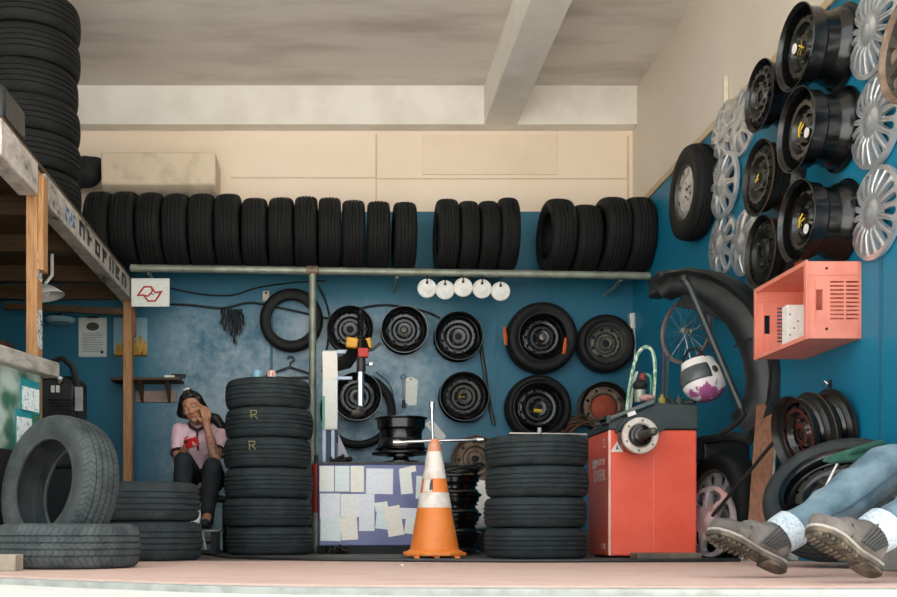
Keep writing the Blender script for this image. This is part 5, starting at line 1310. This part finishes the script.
# leggings and shoes
mb = MB(); mb.capsule(hip[0], .105, hip[1], .105)
for i in (0, 1): mb.capsule(hip[i], .102, knee[i], .070); mb.capsule(knee[i], .070, knee[i]*.6+ank[i]*.4+V(0, .012, 0), .066); mb.capsule(knee[i]*.6+ank[i]*.4+V(0, .012, 0), .066, ank[i], .045)
blobpart('leggings', mb, LEG, Wn, .009, 3, wr_(14, .005))
for i in (0, 1):
    a = ank[i]; mb = MB(); mb.capsule(a+V(0, .02, .0), .046, a+V(0, .03, -.045), .040); mb.capsule(a+V(0, .03, -.048), .036, a+V(.0, -.13, -.055), .032); mb.capsule(a+V(0, .0, -.02), .042, a+V(0, -.07, -.048), .036)
    s_ = blobpart('shoe', mb, BLACKMAT, Wn, .006, 3)
    part('shoe_sole', MB().prism([(a.x+(.036 if abs(t-.5) < .5 else .0)*math.sin(PI*(.08+.84*t))*(1 if k_ == 0 else -1), a.y+.065-t*.235) for k_ in (0, 1) for t in ([j/8 for j in range(9)] if k_ == 0 else [1-j/8 for j in range(9)])], a.z-.096, a.z-.078), DKSTEEL, s_, smooth=0)
# forearm ink sits on the skin as a thin sleeve of drawings
ink = part('tattoo', MB().lathe([(.0405, .03), (.0372, .10), (.0325, .17)], 24, Matrix.Translation(elb[1]) @ aim(wri[1]-elb[1]).to_matrix().to_4x4()), TATT, Wn, label='dark tattoo drawings on the raised forearm')
phn = thing('phone', 'red phone held by the seated woman', 'phone', ph)
Xp = Matrix.Translation(ph) @ Euler((R_(35), R_(-14), R_(4))).to_matrix().to_4x4()
def pbox(c, d): m = MB(); m.box(c, d); m.v = [tuple(Xp @ Vector(v)) for v in m.v]; return m
part('case', pbox((0, 0, 0), (.098, .010, .074)), M('glossy red case', 'c8272c', 'b81f25', .35), phn, bevel=.006)
part('screen', pbox((0, .0056, 0), (.090, .001, .066)), M('dark glass', '0b0d10', None, .1), phn)
part('camera_bump', pbox((-.034, -.0062, .020), (.022, .0025, .022)), BLACKPL, phn, bevel=.003)
stl = thing('stool', 'low dark stool the woman sits on', 'stool', (-1.0, 7.62, 0))
part('seat', MB().bx(-1.20, -.80, 7.42, 7.84, .38, .425), BLACKPL, stl, bevel=.012)
for sx in (-1.18, -.82):
    for sy in (7.44, 7.82): part('leg', MB().tube([(sx, sy, 0), (sx*.98-.02, sy, .38)], .016, 8), DKSTEEL, stl)
jk = thing('jack_step', 'low steel jack frame under the feet of the woman', 'jack', (-.98, 7.1, 0))
part('top_plate', MB().bx(-1.2, -.80, 6.98, 7.24, .155, .168), GALV, jk, bevel=.003)
for x in (-1.17, -.85): part('side_frame', MB().bx(x-.02, x+.02, 7.0, 7.22, .0, .154), DKSTEEL, jk)
part('cross_bar', MB().tube([(-1.15, 7.0, .09), (-.87, 7.0, .09)], .02, 8), DKSTEEL, jk); part('lever', MB().tube([(-.93, 6.985, .15), (-.90, 6.97, .03)], .013, 8), GALV, jk)
mb = MB(); mb.ell(P(201, 503, 6.4)+V(-.02, 0, 0), (.05, .05, .05)); mb.capsule(P(198, 506, 6.3), .03, P(197, 490, 6.35), .012)

mb = MB(); mb.capsule(V(-.93, 6.2, .06), .055, V(-.88, 6.2, .26), .05); mb.capsule(V(-.89, 6.2, .24), .05, V(-.865, 6.2, .30), .028); mb.capsule(V(-.87, 6.2, .30), .022, V(-.862, 6.19, .40), .008)

o = thing('plastic_bag', 'white plastic bag peeping out behind the pair of grey tyres', 'bag', (-.9, 6.2, 0))
link('film', blobmesh(MB().add([tuple(Vector(v)-o.location) for v in mb.v], mb.f), 'film', WHITEPL, .008, 3), o)

# ---- person in jeans sitting on the step: legs in view, the rest to the right of the frame
Mn = thing('person', 'person in faded jeans and work boots, only the outstretched legs in view', 'person', (2.3, 3.5, .105))
A1, K1, H1 = V(1.505, 3.43, .130), V(1.935, 3.50, .385), V(2.26, 3.55, .235)
A2, K2, H2 = V(1.648, 3.10, .133), V(2.03, 3.20, .355), V(2.28, 3.34, .235)
mb = MB()
pe = (H1+H2)/2+V(.03, 0, .02); ch_ = V(2.36, 3.45, .62); nk = V(2.37, 3.45, .84)
mb.capsule(H1, .10, H2, .10); mb.capsule(pe, .14, ch_, .14); mb.capsule(ch_+V(0, -.15, .10), .07, ch_+V(0, .15, .10), .07); mb.capsule(ch_, .13, nk, .06); mb.capsule(nk, .05, nk+V(-.02, 0, .10), .05)
hd_ = nk+V(-.03, 0, .17); mb.ell(hd_, (.095, .075, .115)); mb.ell(hd_+V(-.03, 0, -.05), (.06, .055, .065)); mb.capsule(hd_+V(-.09, 0, .01), .009, hd_+V(-.105, 0, -.03), .013)
for s_ in (-1, 1): mb.ell(hd_+V(.01, s_*.076, -.01), (.02, .01, .03))
for A_, K_, H_ in ((A1, K1, H1), (A2, K2, H2)): mb.capsule(H_, .085, K_, .058); mb.capsule(K_, .056, A_, .040)
for s_, el in ((-1, V(2.22, 3.19, .46)), (1, V(2.22, 3.72, .46))):
    shd = ch_+V(0, s_*.19, .10); wr0 = V(2.08, 3.45+s_*.14, .42); mb.capsule(shd, .052, el, .042); mb.capsule(el, .042, wr0, .03)
    pm = wr0+V(-.05, -s_*.03, .0); mb.capsule(wr0, .03, pm, .034)
    for i in range(4): b0 = pm+V(-.02, -s_*(.024-.016*i), .006); b1 = b0+V(-.04, -s_*.006, -.006); mb.capsule(b0, .0098, b1, .009, 10, 4); mb.capsule(b1, .009, b1+V(-.022, 0, -.022), .008, 10, 4)
    mb.capsule(pm+V(0, -s_*.03, .01), .012, pm+V(-.03, -s_*.055, .012), .010, 10, 4)
blobpart('body', mb, SKIN, Mn, .009, 3)
for s_ in (-1, 1):
    part('eye', MB().ell(hd_+V(-.083, s_*.030, .010), (.010, .013, .009), n=12, h=8), WHITEPL, Mn); part('pupil', MB().ell(hd_+V(-.0915, s_*.030, .009), (.003, .005, .005), n=10, h=6), BLACKMAT, Mn)
    part('eyebrow', MB().tube([hd_+V(-.088, s_*.016, .032), hd_+V(-.085, s_*.030, .036), hd_+V(-.074, s_*.046, .031)], .005, 6), HAIR, Mn)
part('lips', MB().tube([hd_+V(-.080, -.020, -.062), hd_+V(-.090, 0, -.060), hd_+V(-.080, .020, -.062)], .006, 6), M('lips', '9a5852'), Mn)
mb = MB()
mb.capsule(pe+V(0, 0, .1), .155, ch_, .155); mb.capsule(ch_+V(0, -.15, .10), .082, ch_+V(0, .15, .10), .082); mb.capsule(ch_, .145, nk+V(0, 0, -.04), .075)
for s_, el in ((-1, V(2.22, 3.19, .46)), (1, V(2.22, 3.72, .46))): mb.capsule(ch_+V(0, s_*.19, .10), .068, ch_*.4+V(0, s_*.19, .10)*.4+el*.6, .060)
blobpart('shirt', mb, M('grey shirt', '6f7478', '5f6468', .85, scale=12, bmp=.2), Mn, .012, 3)
mb = MB(); mb.ell(hd_+V(.02, 0, .03), (.095, .084, .105)); blobpart('hair', mb, HAIR, Mn, .009, 2)
def fold(co, n):
    a = mn.noise(V(co.x*9+co.z*16, co.y*9, co.z*5-co.x*8))*.010+mn.noise(co*26)*.004
    return n*a
mb = MB(); mb.capsule(H1, .115, H2, .115); mb.capsule(pe, .150, pe+V(.02, 0, .10), .145)
for A_, K_, H_ in ((A1, K1, H1), (A2, K2, H2)):
    d = (K_-A_).normalized(); c0 = A_+d*.055
    md = K_*.45+A_*.55+V(.012, .0, -.014)
    mb.capsule(H_, .108, K_+V(.02, 0, -.005), .084); mb.capsule(K_, .083, md, .078); mb.capsule(md, .075, c0, .055)
jeans = blobpart('jeans', mb, DENIM, Mn, .008, 3, fold)
for A_, K_ in ((A1, K1), (A2, K2)):
    d = (K_-A_).normalized(); X = Matrix.Translation(A_+d*.058) @ aim(d).to_matrix().to_4x4()
    part('turned_up_cuff', MB().lathe([(.054, -.038), (.062, -.040), (.066, -.028), (.068, .0), (.068, .022), (.064, .026), (.052, .02)], 40, X, closed=True), CUFF, jeans, label='pale turned-up cuff')
    sd_ = d.cross(V(0, 0, 1)).normalized()
    if sd_.y > 0: sd_ = -sd_
    part('seam', MB().tube([A_+d*.11+sd_*.078+V(0, 0, .0), (A_+K_)/2+sd_*.083+V(.012, 0, -.012), K_-d*.02+sd_*.088], .0035, 6), M('denim seam', '42596a', '384c5b', .9), jeans)
def boot(heel, f, n, A_, K_, L):
    f = f.normalized(); n = (n-f*n.dot(f)).normalized(); s_ = f.cross(n)
    def B_(x, y, z): return heel+f*x*L+s_*y+n*z
    d = (K_-A_).normalized()
    mb = MB()
    def lay(pts):
        for (x, y, z, r), (x2, y2, z2, r2) in zip(pts, pts[1:]): mb.capsule(B_(x, y, z), r, B_(x2, y2, z2), r2)
    lay([(.16, 0, .068, .043), (.40, 0, .068, .044), (.62, 0, .064, .043), (.80, 0, .058, .038), (.88, 0, .054, .034)])
    lay([(.62, .018, .058, .034), (.80, .020, .054, .032)]); lay([(.62, -.018, .058, .034), (.80, -.020, .054, .032)])
    mb.capsule(B_(.20, 0, .075), .044, A_, .052); mb.capsule(A_, .054, B_(.52, 0, .088), .042); mb.capsule(A_, .053, A_+d*.075, .056)
    up_ = blobpart('boot', mb, BOOT, Mn, .006, 3, lambda co, nn: nn*(mn.noise(co*22)*.005+mn.noise(co*60)*.002))
    # sole outline
    prof = [(.0, .0), (.01, .018), (.06, .032), (.16, .036), (.38, .033), (.55, .042), (.70, .050), (.84, .046), (.94, .032), (.99, .014), (1.0, 0)]
    def outl(k_): return [(x*L, y*k_) for x, y in prof]+[(x*L, -y*k_) for x, y in prof[-2:0:-1]]
    X = Matrix(((f.x, s_.x, n.x, heel.x), (f.y, s_.y, n.y, heel.y), (f.z, s_.z, n.z, heel.z), (0, 0, 0, 1)))
    part('welt', MB().prism(outl(1.05), .026, .036, X), M('pale dusty welt', '9a948c', '7d766d', .8, scale=20), up_, smooth=0, bevel=.002)
    mid = [(x*L, y*1.0) for x, y in prof]+[(x*L, -y*1.0) for x, y in prof[-2:0:-1]]
    lugs = MB().prism(mid, .012, .0258, X)
    xs = [.03, .10, .17, .24]+[.42+.062*i for i in range(9)]
    for i, x in enumerate(xs):
        hw = None
        for (a, ya_), (b_, yb2) in zip(prof, prof[1:]):
            if a <= x+.02 <= b_: hw = ya_+(yb2-ya_)*(x+.02-a)/(b_-a)
        if not hw: continue
        for sgn in (-1, 1):
            w = hw*.9
            lugs.box(tuple(X @ V((x+.022)*L, sgn*w*.54, .0066)), (.040*L, w*.84, .0118), X.to_3x3().to_4x4() @ Matrix.Rotation(sgn*.25, 4, 'Z'))
    so = part('sole', lugs, SOLE, up_, smooth=0, bevel=.002)
    if True:
        heelb = MB(); heelb.prism([(x*L, y*.98) for x, y in prof[:4]]+[(.28*L, .034), (.28*L, -.034)]+[(x*L, -y*.98) for x, y in prof[3:0:-1]], .0002, .0118, X)
        part('heel_block', heelb, SOLE, so, smooth=0, bevel=.003)
    # elastic gusset on the side towards the front, with its ribs
    sd_ = s_ if s_.y < 0 else -s_
    g0, g1 = A_+d*.035, B_(.30, 0, .050)
    gus = MB()
    ww = f*.030*1.0
    for i in range(7):
        k_ = -1+2*i/6
        a, b_ = g0+f*k_*.046, g1+f*(k_*.030+.012)
        m_ = (a+b_)/2
        gus.tube([a+sd_*(.053-.008*k_*k_), m_+sd_*(.0535-.006*k_*k_), b_+sd_*(.046-.004*k_*k_)], .0032, 6)
    part('gusset', gus, ELAS, up_, label='dark ribbed elastic side')
    pt_ = A_+d*.035-f*.052
    part('pull_tab', MB().tube([pt_, pt_-f*.016+d*.018, pt_-f*.012-d*.02, pt_-d*.025+f*.004], .007, 6, flat=.5), ELAS, up_)
    part('toe_seam', MB().tube([B_(.60, .048, .04), B_(.58, .038, .09), B_(.585, 0, .109), B_(.58, -.038, .09), B_(.60, -.048, .04)], .003, 6), ELAS, up_)
boot(V(1.53, 3.41, .012), V(-.280, -.05, .128), V(.40, .33, .85), A1, K1, .315)
boot(V(1.672, 3.085, .014), V(-.262, -.095, .142), V(.40, .38, .80), A2, K2, .305)

# ================================================================== LIGHT, SKY, CAMERA
w = bpy.data.worlds.new('sky'); sc.world = w; w.use_nodes = True
bg = w.node_tree.nodes['Background']; bg.inputs['Color'].default_value = (.93, .97, 1.0, 1); bg.inputs['Strength'].default_value = 1.0
sun = bpy.data.lights.new('sun', 'SUN'); sun.energy = 6.0; sun.angle = R_(.6); sun.color = (1, .96, .90)
so_ = link('sun', sun); so_.rotation_euler = (R_(-1), R_(38), 0)
cam = bpy.data.cameras.new('camera'); co = link('camera', cam, None, (0, 0, CH), (PI/2, 0, 0))
cam.sensor_width = 36; cam.sensor_fit = 'HORIZONTAL'; cam.lens = F/897*36
cam.shift_x = (448.5-HX)/897; cam.shift_y = (HY-298.5)/897
cam.clip_start = .05; sc.camera = co
vs_ = sc.view_settings; vs_.view_transform = 'Standard'; vs_.look = 'None'; vs_.gamma = 1; vs_.use_curve_mapping = False
vs_.exposure = 1.45
